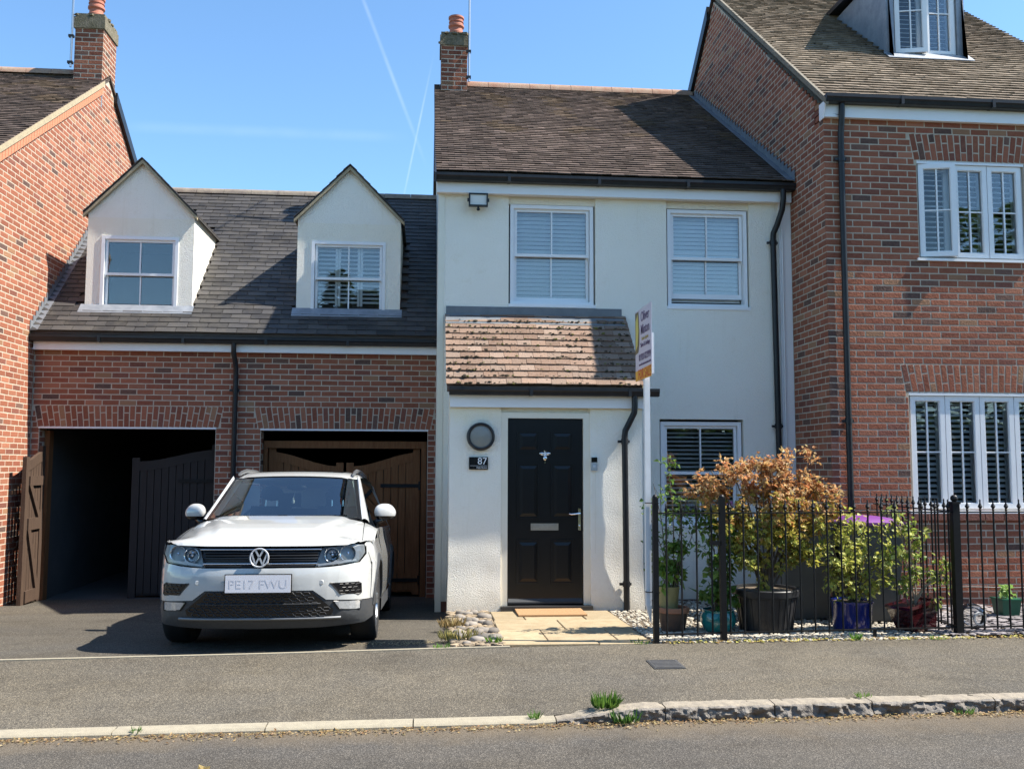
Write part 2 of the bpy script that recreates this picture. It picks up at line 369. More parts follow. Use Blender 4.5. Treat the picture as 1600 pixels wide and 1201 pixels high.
glass = glassmat('window_glass', (.97,.98,.98), 2.2)
glass_c = glassmat('casement_glass', (.97,.98,.98), 1.15)
car_glass = glassmat('car_glass', (.74,.82,.80), 2.2)
lens = glassmat('lamp_lens', (.93,.94,.94), .7)
globe_m = glassmat('clear_plastic', (.86,.87,.86), 1.3)

# ------------------------------------------------------------------ ground levels
def zdrive(y): return .055*(13.35-y) - .22
def zgard(y): return .085 - .025*(y-8)
EDGE = [(-30, 6.9), (-9, 7.55), (-3.29, 7.76), (-1.35, 7.855), (.2, 7.985), (1.85, 8.075), (5.4, 8.13), (30, 8.5)]
def yedge(x): return interp(EDGE, x)
def ykerb(x): return 6.22 + .022*max(-20, min(20, x))
def dropk(x): return sstep(1.45, .72, x)
def ztop(x): return lerp(.05, -.015, dropk(x))
def zpave(x, y):
    t = (y-ykerb(x))/max(.1, yedge(x)-ykerb(x)); return lerp(ztop(x), .088, max(0, min(1, t)))
ZROAD = -.04
mb = MB(); mb.grid(lambda u, v: (lerp(-400, 400, u), lerp(-400, 400, v), -.34), 4, 4); struct('ground', mb, pmat('far_ground', (.09,.10,.05), 1, col2=(.13,.12,.08), vscale=.4))
mb = MB(); mb.grid(lambda u, v: (lerp(-60, 60, u), lerp(-2.2, ykerb(0)-.3+.0*v, v) if v < 1 else 6.35, ZROAD), 2, 6); struct('road', mb, road_m)
mb = MB(); mb.grid(lambda u, v: (lerp(-60, 60, u), lerp(-9, -2.2, v), ZROAD+.06+.004*v), 2, 2); struct('far_verge', mb, pmat('verge_grass', (.05,.085,.02), 1, col2=(.09,.11,.035), vscale=4, bmp=.03, bscale=30))
xs = [-30, -12] + [-8+.25*i for i in range(65)] + [12, 30]
def pvt(u, v):
    k = u*(len(xs)-1); i = min(int(k+1e-6), len(xs)-2); x = lerp(xs[i], xs[i+1], k-i)
    y = lerp(ykerb(x)-.03, yedge(x), v); return (x, y, zpave(x, y) + .004*noise.noise((x*.8, y*.8, 0)))
mb = MB(); mb.grid(pvt, len(xs)-1, 14); struct('pavement', mb, pave_m, smooth='all')
mb = MB()
def drv(u, v):
    x = lerp(-9, .33, u); y = lerp(yedge(x)+.0, 13.35, v); return (x, y, zdrive(y) + .004*noise.noise((x*.9, y*.9, 3)))
mb.grid(drv, 30, 24); struct('driveway', mb, drive_m, smooth='all')
mb = MB()
for i in range(36):
    x0 = -9+i*.27; x1 = x0+.27
    mb.hexa([(x0, yedge(x0)-.018, .03), (x1, yedge(x1)-.018, .03), (x1, yedge(x1)+.022, .03), (x0, yedge(x0)+.022, .03),
             (x0, yedge(x0)-.018, .096), (x1, yedge(x1)-.018, .096), (x1, yedge(x1)+.022, .096), (x0, yedge(x0)+.022, .096)])
struct('edging_strip', mb, conc)
mb = MB(); mb.grid(lambda u, v: (lerp(.25, 9, u), lerp(yedge(lerp(.25, 9, u))-.0, 11.3, v), zgard(lerp(8.0, 11.3, v))-.012 + .008*noise.noise((u*30, v*14, 1))), 50, 24)
struct('garden_ground', mb, soil)
# dropped and raised kerb, one stone at a time
kerb = tag(empty('kerb', (0, 6.2, ZROAD)), kind='structure')
x = -8.3
while x < 8:
    L = .915 if x < .6 else (.72 if x < 1 else rnd.uniform(.62, 1.0))
    raised = x > .55; x0, x1 = x+.004, x+L-.004
    def kf(u, v, x0=x0, x1=x1, raised=raised):
        # profile runs: back bottom, back top, front top edge, front bottom
        X = lerp(x0, x1, u); b = ykerb(X); t = ztop(X); P = [(b+.002, -.15), (b, t+.004), (b-.11, t+.002), (b-.128, t-.012), (b-.135, -.15)]
        k = v*40; 
        if k <= 6: a, q = P[0], P[1]; w = k/6
        elif k <= 16: a, q = P[1], P[2]; w = (k-6)/10
        elif k <= 18: a, q = P[2], P[3]; w = (k-16)/2
        else: a, q = P[3], P[4]; w = (k-18)/22
        Y, Z = lerp(a[0], q[0], w), lerp(a[1], q[1], w)
        amp = (.028 if k > 17 else .004) if raised else .0025
        nn = noise.noise((X*9, Y*6, Z*14)) + .7*noise.noise((X*26, Y*9, Z*30)) + .4*noise.noise((X*60, Y*9, Z*60))
        return (X, Y - amp*nn*min(1, k/8), Z + (.006 if raised and k > 5 and k < 18 else .001)*nn)
    mb = MB(); mb.grid(kf, 48 if raised else 16, 40); n0 = len(mb.v)
    for side in (0, 1):
        ring = [mb.v[j*((48 if raised else 16)+1) + (0 if side == 0 else (48 if raised else 16))] for j in range(41)]
        mb.add(ring, [tuple(range(41))])
    o = mk('kerb_stone', mb, gran_top if raised else conc, kerb, smooth=True)
    if raised:
        me = o.data; me.materials.append(granite)
        for p in list(me.polygons)[17*48:40*48]: p.material_index = 1
    x += L

# ------------------------------------------------------------------ brick, tile and window builders
PAL = [((.26,.092,.054), 32), ((.295,.108,.064), 28), ((.235,.08,.05), 20), ((.33,.135,.082), 11), ((.29,.155,.09), 4), ((.19,.073,.053), 8), ((.10,.062,.053), 3), ((.14,.08,.063), 4)]
def brick_col():
    t = rnd.uniform(0, sum(w for _, w in PAL))
    for c, w in PAL:
        t -= w
        if t <= 0: break
    k = rnd.uniform(.86, 1.12); return tuple(q*k for q in c)
PROUD = .0017
def brick_geo(L, H, proud=PROUD, back=.02, ch=.005):
    a, b = L/2, H/2; j = lambda: rnd.uniform(-.0015, .0015)
    v = []
    for (d, s) in ((back, 0), (-proud+.003, 0), (-proud, ch)):
        v += [(-a+s+j(), d, -b+s+j()), (a-s+j(), d, -b+s+j()), (a-s+j(), d, b-s+j()), (-a+s+j(), d, b-s+j())]
    f = [(8,9,10,11)] + [(i, (i+1) % 4, 4+(i+1) % 4, 4+i) for i in range(4)] + [(4+i, 4+(i+1) % 4, 8+(i+1) % 4, 8+i) for i in range(4)]
    return v, f
BRICKV = []
for k in range(6):
    m_ = MB(); m_.add(*brick_geo(.215, .065)); BRICKV.append(meshdata('brick', m_, brick_o, fix=False))
SOLDV = []
for k in range(3):
    m_ = MB(); m_.add(*brick_geo(.065, .215)); SOLDV.append(meshdata('brick', m_, brick_o, fix=False))
def brickwork(parent, O, U, v0, v1, intervals, limit, extra=None, score=None):
    """stretcher-bond courses on the plane O + u U; the pieces that show largest are objects, the rest one mesh"""
    O, U = Vector(O), Vector(U).normalized(); Nn = U.cross(Vector((0,0,1))); rot = Matrix((U, -Nn, Vector((0,0,1)))).transposed()
    cand = list(extra or []); n = int((v1-v0)/.075); row0 = round(v0/.075)
    for r in range(n):
        v = v0+(r+.5)*.075
        for (a, b) in intervals(v):
            off = 0 if (row0+r) % 2 else .1125
            u = off+math.floor((a-off)/.225)*.225
            while u < b:
                c0, c1 = max(u+.005, a), min(u+.22, b)
                if c1-c0 > .03: cand.append((O+U*((c0+c1)/2)+Vector((0,0,v)), c1-c0, .065, rnd.choice(BRICKV), rot, c1-c0 > .205))
                u += .225
    out = []
    for c in cand:
        x, y, s = px(c[0])
        if score: s *= score(c[0])
        out.append((s if c[5] and 0 < x < 1600 and 0 < y < 1200 else 0, c))
    out.sort(key=lambda t: -t[0]); mb = MB(); cnt = 0
    for s, (P, w, h, me, rt, full) in out:
        jit = Matrix.Rotation(rnd.uniform(-.008, .008), 3, 'Y') @ Matrix.Rotation(rnd.uniform(-.0018, .0018), 3, 'Z'); P = P + Nn*rnd.uniform(0, .0006)
        if s > 0 and cnt < limit:
            place('brick', me, parent, P, rt @ jit, brick_col()); cnt += 1
        else:
            v, f = brick_geo(w, h); mb.add([P + rt @ (jit @ Vector(q)) for q in v], f, brick_col())
    if mb.v:
        o = mk('brickwork', mb, brick_a, parent, fix=False); o['kind'] = 'stuff'
ARCHV = {}
def flat_arch(O, U, u0, u1, z0, z1):
    """the fanned course over an opening: half-lapped rows of upright bricks"""
    O, U = Vector(O), Vector(U).normalized(); Nn = U.cross(Vector((0,0,1))); base = Matrix((U, -Nn, Vector((0,0,1)))).transposed()
    n = round((u1-u0+.06)/.076); res = []
    for i in range(n):
        t = (i+.5)/n; ub = lerp(u0-.0, u1+.0, t); ut = lerp(u0-.06, u1+.06, t); rt = base @ Matrix.Rotation(math.atan2(ut-ub, z1-z0), 3, 'Y')
        for a, b in ([(0, .655), (.69, 1)] if i % 2 else [(0, .31), (.345, 1)]):
            m = (a+b)/2; P = O+U*lerp(ub, ut, m)+Vector((0,0,lerp(z0, z1, m))); h = round((b-a)*(z1-z0), 3)
            if h not in ARCHV:
                m_ = MB(); m_.add(*brick_geo(.066, h)); ARCHV[h] = meshdata('brick', m_, brick_o, fix=False)
            res.append((P, .066, h, ARCHV[h], rt, h > .15))
    return res
def holes_iv(u0, u1, holes, shape=None):
    def f(v):
        a, b = shape(v) if shape else (u0, u1)
        iv = [(a, b)] if b > a else []
        for h in holes:
            fan = len(h) > 4; m = .0 if fan else .03
            if h[2]-m < v < h[3]+m:
                k = .06*(v-h[2])/(h[3]-h[2])+.004 if fan else .006
                nx = []
                for (p, q) in iv:
                    if h[1]+k <= p or h[0]-k >= q: nx.append((p, q)); continue
                    if h[0]-k > p: nx.append((p, h[0]-k))
                    if h[1]+k < q: nx.append((h[1]+k, q))
                iv = nx
        return iv
    return f
def tiles(parent, name, O, U, V, wid, length, tw, gauge, th, colfn, mats, limit=0, skip=None, lap=1.3, gap=.003, wob=.0):
    O, U, V = Vector(O), Vector(U).normalized(), Vector(V).normalized(); N = U.cross(V); rot = Matrix((U, V, N)).transposed()
    rows = int(math.ceil(length/gauge)); cand = []
    for r in range(rows):
        v0 = r*gauge; off = (r % 2)*tw*.5; c = -1
        while True:
            u0 = c*tw+off; c += 1
            if u0 >= wid: break
            a, b = max(u0, 0), min(u0+tw-gap, wid)
            if b-a < .02: continue
            P = O+U*((a+b)/2)+V*v0
            if skip and skip(P+V*gauge*.5): continue
            ln = min(gauge*lap, max(gauge*.6, length-v0))
            cand.append((P, b-a, ln))
    def geo(w, ln, j=True):
        J = (lambda s: rnd.uniform(-s, s)) if j else (lambda s: 0)
        d0, d1, d2, d3 = J(.005), J(th*.25), J(th*.25), J(th*.1); bow = rnd.uniform(0, th*.3)
        return ([(-w/2, d0, th*.95+d1), (w/2, d0+J(.003), th*.95+d2), (w/2, ln, -.002), (-w/2, ln, -.002),
                 (-w/2, d0, 2*th+d1), (w/2, d0+J(.003), 2*th+d2), (w/2, ln, th*.55), (-w/2, ln, th*.55)],
                [(0,3,2,1),(4,5,6,7),(0,1,5,4),(1,2,6,5),(2,3,7,6),(3,0,4,7)])
    sc = []
    for c in cand:
        x, y, s = px(c[0]); full = abs(c[1]-(tw-gap)) < .004 and 0 < x < 1600 and 0 < y < 1200
        sc.append((s if full else 0, c))
    sc.sort(key=lambda t: -t[0]); mb = MB(); cnt = 0; var = []
    for k in range(6):
        m_ = MB(); m_.add(*geo(tw-gap, gauge*lap)); var.append(meshdata(name, m_, mats[1], fix=False))
    for s, (P, w, ln) in sc:
        wv = N*(wob*noise.noise(P*1.3)) if wob else Vector()
        jr = Matrix.Rotation(rnd.uniform(-.012, .012), 3, 'Z')
        if s > 0 and cnt < limit and abs(ln-gauge*lap) < .001:
            place(name, rnd.choice(var), parent, P+wv, rot @ jr, colfn(P)); cnt += 1
        else:
            v, f = geo(w, ln); mb.add([P+wv+rot @ (jr @ Vector(q)) for q in v], f, colfn(P))
    if mb.v:
        o = mk(name+'_courses', mb, mats[0], parent, fix=False); o['kind'] = 'stuff'
def ridge_tiles(parent, A, B, n, r, mat, single=True):
    A, B = Vector(A), Vector(B); m_ = MB(); L = (B-A).length/n; d = (B-A).normalized(); s = d.cross(Vector((0,0,1))).normalized()
    def half(mb, a, b, r0, r1):
        ring = []
        for q, rr in ((a, r0), (b, r1)):
            for ri in (rr, rr-.015): ring.append([q + s*(ri*math.cos(t)) + Vector((0,0,1))*(ri*math.sin(t)) for t in [math.pi*k/8 for k in range(9)]])
        vs = sum(ring, []); f = []
        for k in range(8):
            f += [(k, k+1, 18+k+1, 18+k), (9+k+1, 9+k, 27+k, 27+k+1), (k+1, k, 9+k, 9+k+1), (18+k, 18+k+1, 27+k+1, 27+k)]
        mb.add(vs, f)
    for i in range(n):
        mb = MB(); a = A+d*(L*i); b = A+d*(L*(i+1)-.006); half(mb, a, b, r*1.0, r*.985); mk('ridge_tile', mb, mat, parent, smooth=True)
        if i % 1 == 0 and i:
            mb = MB(); 
def frame_mb(x0, x1, z0, z1, w, y0, y1, mb=None, wb=None, wt=None):
    mb = mb or MB(); wb = wb or w; wt = wt or w
    mb.box(x0, x0+w, y0, y1, z0, z1); mb.box(x1-w, x1, y0, y1, z0, z1)
    mb.box(x0+w, x1-w, y0, y1, z0, z0+wb); mb.box(x0+w, x1-w, y0, y1, z1-wt, z1); return mb
SLATS = {}
def slats(parent, x0, x1, z0, z1, y, pitch, depth, ang, mat, name='slat'):
    key = (round(x1-x0, 3), depth, round(ang, 3), mat.name)
    if key not in SLATS:
        m_ = MB(); w = x1-x0; c, s = math.cos(ang)*depth/2, math.sin(ang)*depth/2; t = .0018
        m_.hexa([(-w/2,-c,-s-t),(w/2,-c,-s-t),(w/2,c,s-t),(-w/2,c,s-t),(-w/2,-c,-s+t),(w/2,-c,-s+t),(w/2,c,s+t),(-w/2,c,s+t)])
        SLATS[key] = meshdata(name, m_, mat)
    z = z1-pitch/2
    while z > z0:
        place(name, SLATS[key], parent, ((x0+x1)/2, y, z), (rnd.uniform(-.02, .02), 0, rnd.uniform(-.002, .002))); z -= pitch
def sash_window(house, x0, x1, z0, z1, Y, blind=None, lift=0, room=(.5, .4, .9), name='window', direct=None, wmat=None, shut=False):
    """box-sash window whose casing face lies at Y; sashes behind it"""
    wmat = wmat or upvc
    w = direct or empty(name, ((x0+x1)/2, Y, z0), house)
    mb = frame_mb(x0, x1, z0, z1, .045, Y, Y+.13, wb=.04); mb.box(x0-.02, x1+.02, Y-.045, Y+.05, z0-.035, z0+.004)
    mk('window_frame', mb, wmat, w)
    zi0, zi1 = z0+.04, z1-.045; zm = (zi0+zi1)/2; a, b = x0+.05, x1-.05; cx = (a+b)/2
    mk('upper_sash', frame_mb(a, b, zm-.015, zi1, .036, Y+.03, Y+.07).box(cx-.009, cx+.009, Y+.032, Y+.062, zm, zi1-.03), wmat, w)
    mb = frame_mb(a, b, zi0+lift, zm+.022+lift, .036, Y+.074, Y+.114, wb=.06).box(cx-.009, cx+.009, Y+.076, Y+.106, zi0+lift+.05, zm+lift)
    for sx, q in ((a, 1), (b, -1)): mb.prism([(sx, Y+.03, zm-.015), (sx+q*.012, Y+.03, zm-.015), (sx, Y+.03, zm-.06)], (0, .042, 0))
    mk('lower_sash', mb, wmat, w)
    for (q0, q1, r0, r1, yy) in ((a+.036, cx-.009, zm+.02, zi1-.036, Y+.048), (cx+.009, b-.036, zm+.02, zi1-.036, Y+.048),
                             (a+.036, cx-.009, zi0+lift+.06, zm+lift-.014, Y+.09), (cx+.009, b-.036, zi0+lift+.06, zm+lift-.014, Y+.09)):
        mk('pane', MB().box(q0, q1, yy, yy+.006, r0, r1), glass, w)
    if blind: slats(w, a+.005, b-.005, zi0+.02, zi1-.01, Y+.15, blind[0], blind[1], blind[2], slat_m)
    if shut:
        n = 3; ww = (b-a)/n
        for i in range(n):
            mk('shutter_frame', frame_mb(a+i*ww+.003, a+(i+1)*ww-.003, zi0, zi1, .035, Y+.125, Y+.15), slat_m, w)
            slats(w, a+i*ww+.038, a+(i+1)*ww-.038, zi0+.04, zi1-.04, Y+.137, .062, .058, R(38), slat_m)
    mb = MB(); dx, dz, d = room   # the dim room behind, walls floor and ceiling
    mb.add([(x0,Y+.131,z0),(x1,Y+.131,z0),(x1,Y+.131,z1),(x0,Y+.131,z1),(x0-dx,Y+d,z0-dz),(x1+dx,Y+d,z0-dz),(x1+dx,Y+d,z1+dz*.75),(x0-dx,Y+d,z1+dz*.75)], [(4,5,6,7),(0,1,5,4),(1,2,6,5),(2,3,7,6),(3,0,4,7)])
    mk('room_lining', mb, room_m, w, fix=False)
    return w
def gutter(parent, x0, x1, yw, z, d=.11, h=.09, mat=None, name='gutter'):
    """squarish ogee gutter along X hung in front of a fascia face at yw; z is its top"""
    P = [(0,0),(0,-h),(-d*.72,-h),(-d*.82,-h*.93),(-d*.9,-h*.55),(-d,-h*.4),(-d,0),(-d+.006,0),(-d+.008,-h*.36),(-d*.84,-h*.55),(-d*.7,-h*.88),(-.006,-h*.9),(-.006,0)]
    n = len(P); mb = MB()
    for x in (x0, x1): mb.add([(x, yw+p[0], z+p[1]) for p in P], [])
    mb.f += [(i, (i+1) % n, n+(i+1) % n, n+i) for i in range(n)]; mb.c += [None]*n
    for x in (x0, x1): mb.add([(x, yw, z), (x, yw, z-h), (x, yw-d*.75, z-h), (x, yw-d, z-h*.4), (x, yw-d, z)], [(0,1,2,3,4)])
    x = x0+.9
    while x < x1-.3:
        mb.box(x-.018, x+.018, yw-d-.003, yw, z-h-.004, z+.002); x += 1.1
    return mk(name, mb, mat or black_p, parent)
def downpipe(parent, pts, r=.034, clips=(), wall=None, name='downpipe'):
    mb = MB(); mb.tube(pts, r, 14)
    o = mk(name, mb, black_p, parent, smooth=True)
    for (x, y, z) in clips:
        m_ = MB(); m_.lathe([(r+.002,-.03),(r+.008,-.03),(r+.008,.03),(r+.002,.03)], (x, y, z), 14); m_.box(x-r-.045, x-r, y-.012, y+.012, z-.014, z+.014); m_.box(x+r, x+r+.02, y-.012, y+.012, z-.014, z+.014)
        mk('pipe_clip', m_, black_p, o, smooth=True)
    return o
def plain_roof_col(P):
    k = rnd.uniform(.7, 1.25); t = noise.noise(P*.9)
    c = Vector((.092,.069,.060)).lerp(Vector((.13,.096,.081)), max(0, min(1, .5+t)))
    if rnd.random() < .14: c = c*1.4
    if noise.noise(P*2.2+Vector((7,0,0))) > .28 and P.z > 6.2: c = c.lerp(Vector((.17,.115,.06)), .4)
    return tuple(c*k)
def slate_col(P):
    k = rnd.uniform(.6, 1.4); return (.048*k, .045*k, .044*k)
step_lead = pmat('step_lead', (.13,.14,.155), .6, metal=.2, col2=(.20,.21,.23), vscale=6)
def step_flashing(parent, X, y0, z0, y1, z1, face, w=.13):
    """stepped lead up a gable wall beside a roof slope"""
    slp = (z1-z0)/(y1-y0); n = max(1, int((z1-z0)/.075)); mb = MB(); t = .005*face
    for i in range(n):
        a, b = lerp(y0, y1, i/n), lerp(y0, y1, (i+1)/n); za, zb = lerp(z0, z1, i/n), lerp(z0, z1, (i+1)/n)
        o = X+.004*face+.002*(i % 2)*face
        mb.prism([(o, a, za-.01), (o, b+.01, zb-.01), (o, b+.01, zb+w*.55), (o, a, zb+w*.55)], (t, 0, 0))
    mb.prism([(X+.005*face, y0, z0), (X+.005*face, y1, z1), (X+.10*face, y1, z1+.008), (X+.10*face, y0, z0+.008)], (0, -.004, .006))
    mk('flashing', mb, step_lead, parent)

# ------------------------------------------------------------------ the brick house on the left
XL = -5.30
lh = thing('brick_house', 'orange brick gable end with chimney at the left edge, sunlit', 'house', (-7.3, 15.5, -.2))
mb = MB(); mb.prism([(XL, 11.2, -.5), (XL, 19.8, -.5), (XL, 19.8, 5.08), (XL, 15.5, 7.9), (XL, 11.2, 5.08)], (-.25, 0, 0))
mb.box(-9.3, XL-.25, 11.2, 11.45, -.5, 5.08); mb.box(-9.3, XL-.25, 19.55, 19.8, -.5, 5.08)
lwall = mk('wall', mb, mortar, lh)
def lsh(v):
    a, b = 11.35, 19.0
    if v > 5.08: a = max(a, 11.2+(v-5.08)/.656+.06); b = 15.5+(7.9-v)/.656-.06
    if v < 3.4: b = 13.09
    else: b = min(b, 12.95+(v-3.40)/.92+3.1) if v > 6.2 else min(b, 12.93+(v-3.32)/.92+.02)
    return a, b
brickwork(lwall, (XL, 0, 0), (0, 1, 0), -.3, 7.85, holes_iv(0, 0, [], lsh), 300)
def slope_slab(x0, x1, y0, z0, y1, z1, t=.05):
    return MB().prism([(x0, y0, z0), (x1, y0, z0), (x1, y1, z1), (x0, y1, z1)], (0, 0, -t), (.09,.07,.06))
lroof = mk('roof', slope_slab(-9.3, XL+.02, 10.92, 4.96, 15.5, 7.96), tile_a, lh)
mk('rear_roof_slope', slope_slab(-9.3, XL+.03, 15.5, 8.0, 20.08, 5.0), tile_a, lroof)
k = math.hypot(4.58, 3.0)
tiles(lroof, 'roof_tile', (-9.3, 10.92, 4.965), (1, 0, 0), (0, 4.58, 3.0), 4.04, k-.02, .165, .1, .014, plain_roof_col, (tile_a, tile_o), wob=.006)
ridge_tiles(lroof, (-9.3, 15.5, 7.95), (-5.78, 15.5, 7.95), 9, .12, ridge_m)
mb = MB()
def verge(mb, X, y0, z0, y1, z1, h, t): mb.prism([(X, y0, z0), (X, y1, z1), (X, y1, z1-h), (X, y0, z0-h)], (t, 0, 0))
verge(mb, XL+.001, 11.0, 5.03, 15.2, 7.78, .085, .05); mk('verge', mb, verge_m, lh)
mb = MB(); n = 52
for i in range(n):
    a, b = i/n, (i+.9)/n
    verge(mb, XL+.001, lerp(11.0, 15.2, a), lerp(4.935, 7.685, a), lerp(11.0, 15.2, b), lerp(4.935, 7.685, b), .12, .032)
    mb.c[-6:] = [tuple(q*1.1 for q in (.44+.05*rnd.random(), .19, .11))]*6
mk('corbel_course', mb, brick_a, lh)
mb = MB(); verge(mb, XL+.001, 15.78, 7.82, 19.9, 5.1, .18, .06); mk('barge_board', mb, black_p, lh)
def chimney(house, x0, x1, y0, y1, z0, z1, zc, flushface, pot, mast=None, lim=0):
    ch = empty('chimney', ((x0+x1)/2, (y0+y1)/2, z0), house)
    core = mk('stack', MB().box(x0, x1, y0, y1, z0, z1+.03), mortar, ch)
    iv = lambda a, b: (lambda v: [(a, b)])
    mb0 = MB()
    for (O, U, a, b) in (((0, y0, 0), (1,0,0), x0, x1), ((x1, 0, 0), (0,1,0), y0, y1), ((x0, 0, 0), (0,-1,0), -y1, -y0)):
        Ov, Uv = Vector(O), Vector(U); Nn = Uv.cross(Vector((0,0,1))); rt = Matrix((Uv, -Nn, Vector((0,0,1)))).transposed()
        r = 0; v = z0
        while v+.075 < z1+.035:
            u = a-(.1125 if r % 2 else 0)
            while u < b:
                c0, c1 = max(u+.005, a), min(u+.22, b)
                if c1-c0 > .03:
                    g, f = brick_geo(c1-c0, .065); P = Ov+Uv*((c0+c1)/2)+Vector((0,0,v+.037)); c = brick_col(); c = tuple(q*.75 for q in c)
                    mb0.add([P+rt @ Vector(q) for q in g], f, c)
                u += .225
            v += .075; r += 1
    mk('brickwork', mb0, brick_a, ch, fix=False)['kind'] = 'stuff'
    cap = MB(); cap.box(x0-.022, x1+.022, y0-.022, y1+.022, z1+.03, zc-.08); cap.box(x0-.005, x1+.005, y0-.005, y1+.005, zc-.08, zc-.02)
    for i in range(40): cap.ball((rnd.uniform(x0, x1), rnd.uniform(y0, y1), zc-.04), rnd.uniform(.02, .06), 6, (1.2,1.2,.6), .3)
    mk('cap', cap, pmat('mossy_cap'+str(x0), (.09,.08,.045), 1, col2=(.19,.16,.115), vscale=14, bmp=.01, bscale=40), ch)
    mk('flashing', MB().box(x0-.012, x1+.012, y0-.012, y0+.02, z0-.1, z0+.16), lead, ch)
    p = MB(); X, Y, Z, rr, hh = pot
    p.lathe([(rr*.86, 0), (rr*.86, hh*.2), (rr*1.04, hh*.24), (rr*1.04, hh*.32), (rr*.9, hh*.36), (rr*.86, hh*.5), (rr*1.06, hh*.56), (rr*1.06, hh*.63), (rr*.92, hh*.66), (rr*.9, hh*.74), (rr*1.0, hh*.76), (rr*1.0, hh*.79), (rr*.9, hh*.81), (rr*.92, hh*.9), (rr*1.05, hh*.93), (rr*1.05, hh), (rr*.8, hh), (rr*.75, hh*.7)], (X, Y, Z), 24)
    mk('chimney_pot', p, pmat('terracotta'+str(x0), (.42,.15,.09), .75, col2=(.34,.12,.08), vscale=8), ch, smooth=True)
    return ch
lch = chimney(lh, -5.75, XL-.004, 15.2, 15.82, 7.45, 8.62, 8.92, None, (-5.54, 15.5, 8.88, .125, .42))
def aerial(house, x, y, z0, z1):
    m = empty('aerial', (x, y, z0), house)
    mb = MB(); mb.tube([(x, y, z0), (x, y, z1)], .018, 8); mk('mast', mb, steel, m, smooth=True)
    mb = MB(); mb.box(x-.05, x+.03, y-.02, y+.04, z0+.06, z0+.1); mb.box(x-.05, x+.03, y-.02, y+.04, z0+.5, z0+.54); mk('bracket', mb, black_p, m)
    mb = MB(); mb.tube([(x, y-.7, z1-.25), (x, y+.5, z1-.25)], .01, 6)
    for i in range(9): mb.tube([(x-.16, y-.68+i*.13, z1-.25), (x+.16, y-.68+i*.13, z1-.25)], .005, 5)
    mk('antenna', mb, steel, m)
aerial(lh, -5.79, 15.17, 7.98, 10.6)

# ------------------------------------------------------------------ garage link block
YG = 13.10; XG0, XG1 = XL+.004, .30
ga = thing('brick_garage', 'low brick garage block with slate roof, two dormers and timber doors', 'garage', (-2.6, 14.5, -.2))
OP = [(-5.19, -2.875, -1, 2.10), (-2.266, .011, -1, 2.09)]
fg = lambda u, v, d: (u, YG+d, v)
gwall = mk('wall', panel_mb(XG0, XG1, -.6, 3.2, OP, fg, .24), mortar, ga)
arch = flat_arch((0, YG, 0), (1,0,0), OP[0][0]-.02, OP[0][1]+.04, 2.112, 2.395) + flat_arch((0, YG, 0), (1,0,0), OP[1][0]-.04, OP[1][1]+.04, 2.102, 2.395)
hol = OP + [(OP[0][0]-.02, OP[0][1]+.04, 2.09, 2.40, 1), (OP[1][0]-.04, OP[1][1]+.04, 2.09, 2.40, 1)]
brickwork(gwall, (0, YG, 0), (1,0,0), -.225, 3.15, holes_iv(XG0, XG1, hol), 300, arch)
mb = MB()   # brick reveals seen inside the openings
for (x, f) in ((OP[0][0], 1), (OP[1][0], 1), (OP[0][1], -1), (OP[1][1], -1)):
    U = Vector((0, f, 0)); Nn = U.cross(Vector((0,0,1))); rt = Matrix((U, -Nn, Vector((0,0,1)))).transposed()
    for r in range(31):
        g, fc = brick_geo(.10 if r % 2 else .215, .065); P = Vector((x, YG+(.06 if r % 2 else .118), -.2+r*.075+.037)); mb.add([P+rt @ Vector(q) for q in g], fc, brick_col())
mk('reveal_bricks', mb, brick_a, gwall, fix=False)['kind'] = 'stuff'
for (a, b, c, d) in OP: mk('lintel', MB().box(a-.01, b+.01, YG-.012, YG+.2, d-.012, d+.008), upvc, ga)
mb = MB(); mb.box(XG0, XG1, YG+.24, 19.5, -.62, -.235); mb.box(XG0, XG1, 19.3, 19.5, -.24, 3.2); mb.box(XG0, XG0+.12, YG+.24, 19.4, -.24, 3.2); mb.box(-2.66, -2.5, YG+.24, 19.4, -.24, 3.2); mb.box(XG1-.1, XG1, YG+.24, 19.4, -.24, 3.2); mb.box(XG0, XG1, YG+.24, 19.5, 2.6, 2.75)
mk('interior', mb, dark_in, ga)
mk('fascia', MB().box(XG0+.02, .135, YG-.105, YG-.08, 3.14, 3.285), upvc, ga); mk('soffit', MB().box(XG0, .14, YG-.09, YG+.01, 3.145, 3.16), upvc, ga)
gutter(ga, XG0-.0, .13, YG-.105, 3.335, .12, .09)
gp = [(-2.63, 12.93, 3.25), (-2.63, 12.93, 3.12), (-2.62, 12.98, 3.03), (-2.615, 13.045, 2.93), (-2.615, 13.048, 2.8), (-2.615, 13.048, -.2)]
downpipe(ga, gp, .034, [(-2.615, 13.048, 2.62), (-2.615, 13.048, .9)])
SG = .92; Lg = math.hypot(3.15, 3.15*SG)
zgr = lambda y: 3.33 + SG*(y-12.87)
groof = mk('roof', slope_slab(XG0, XG1-.16, 12.95, 3.325+.08*SG, 16.02, 3.325+3.15*SG), slate_a, ga)
mk('rear_roof_slope', slope_slab(XG0, XG1-.16, 16.02, 6.22, 19.4, 3.3), slate_a, groof)
DORM = [(-4.765, -3.31), (-1.87, -.405)]
def gskip(P):
    for a, b in DORM:
        if a-.02 < P.x < b+.02 and P.y > 13.33:
            c = (a+b)/2; zt = 5.92 - abs(P.x-c)*1.06
            if P.z < zt-.03: return True
    return False
tiles(groof, 'slate', (XG0, 12.91, 3.33+.06*SG), (1,0,0), (0, 1, SG), .14-XG0, Lg-.11, .27, .118, .008, slate_col, (slate_a, slate_o), limit=300, skip=gskip, gap=.008)
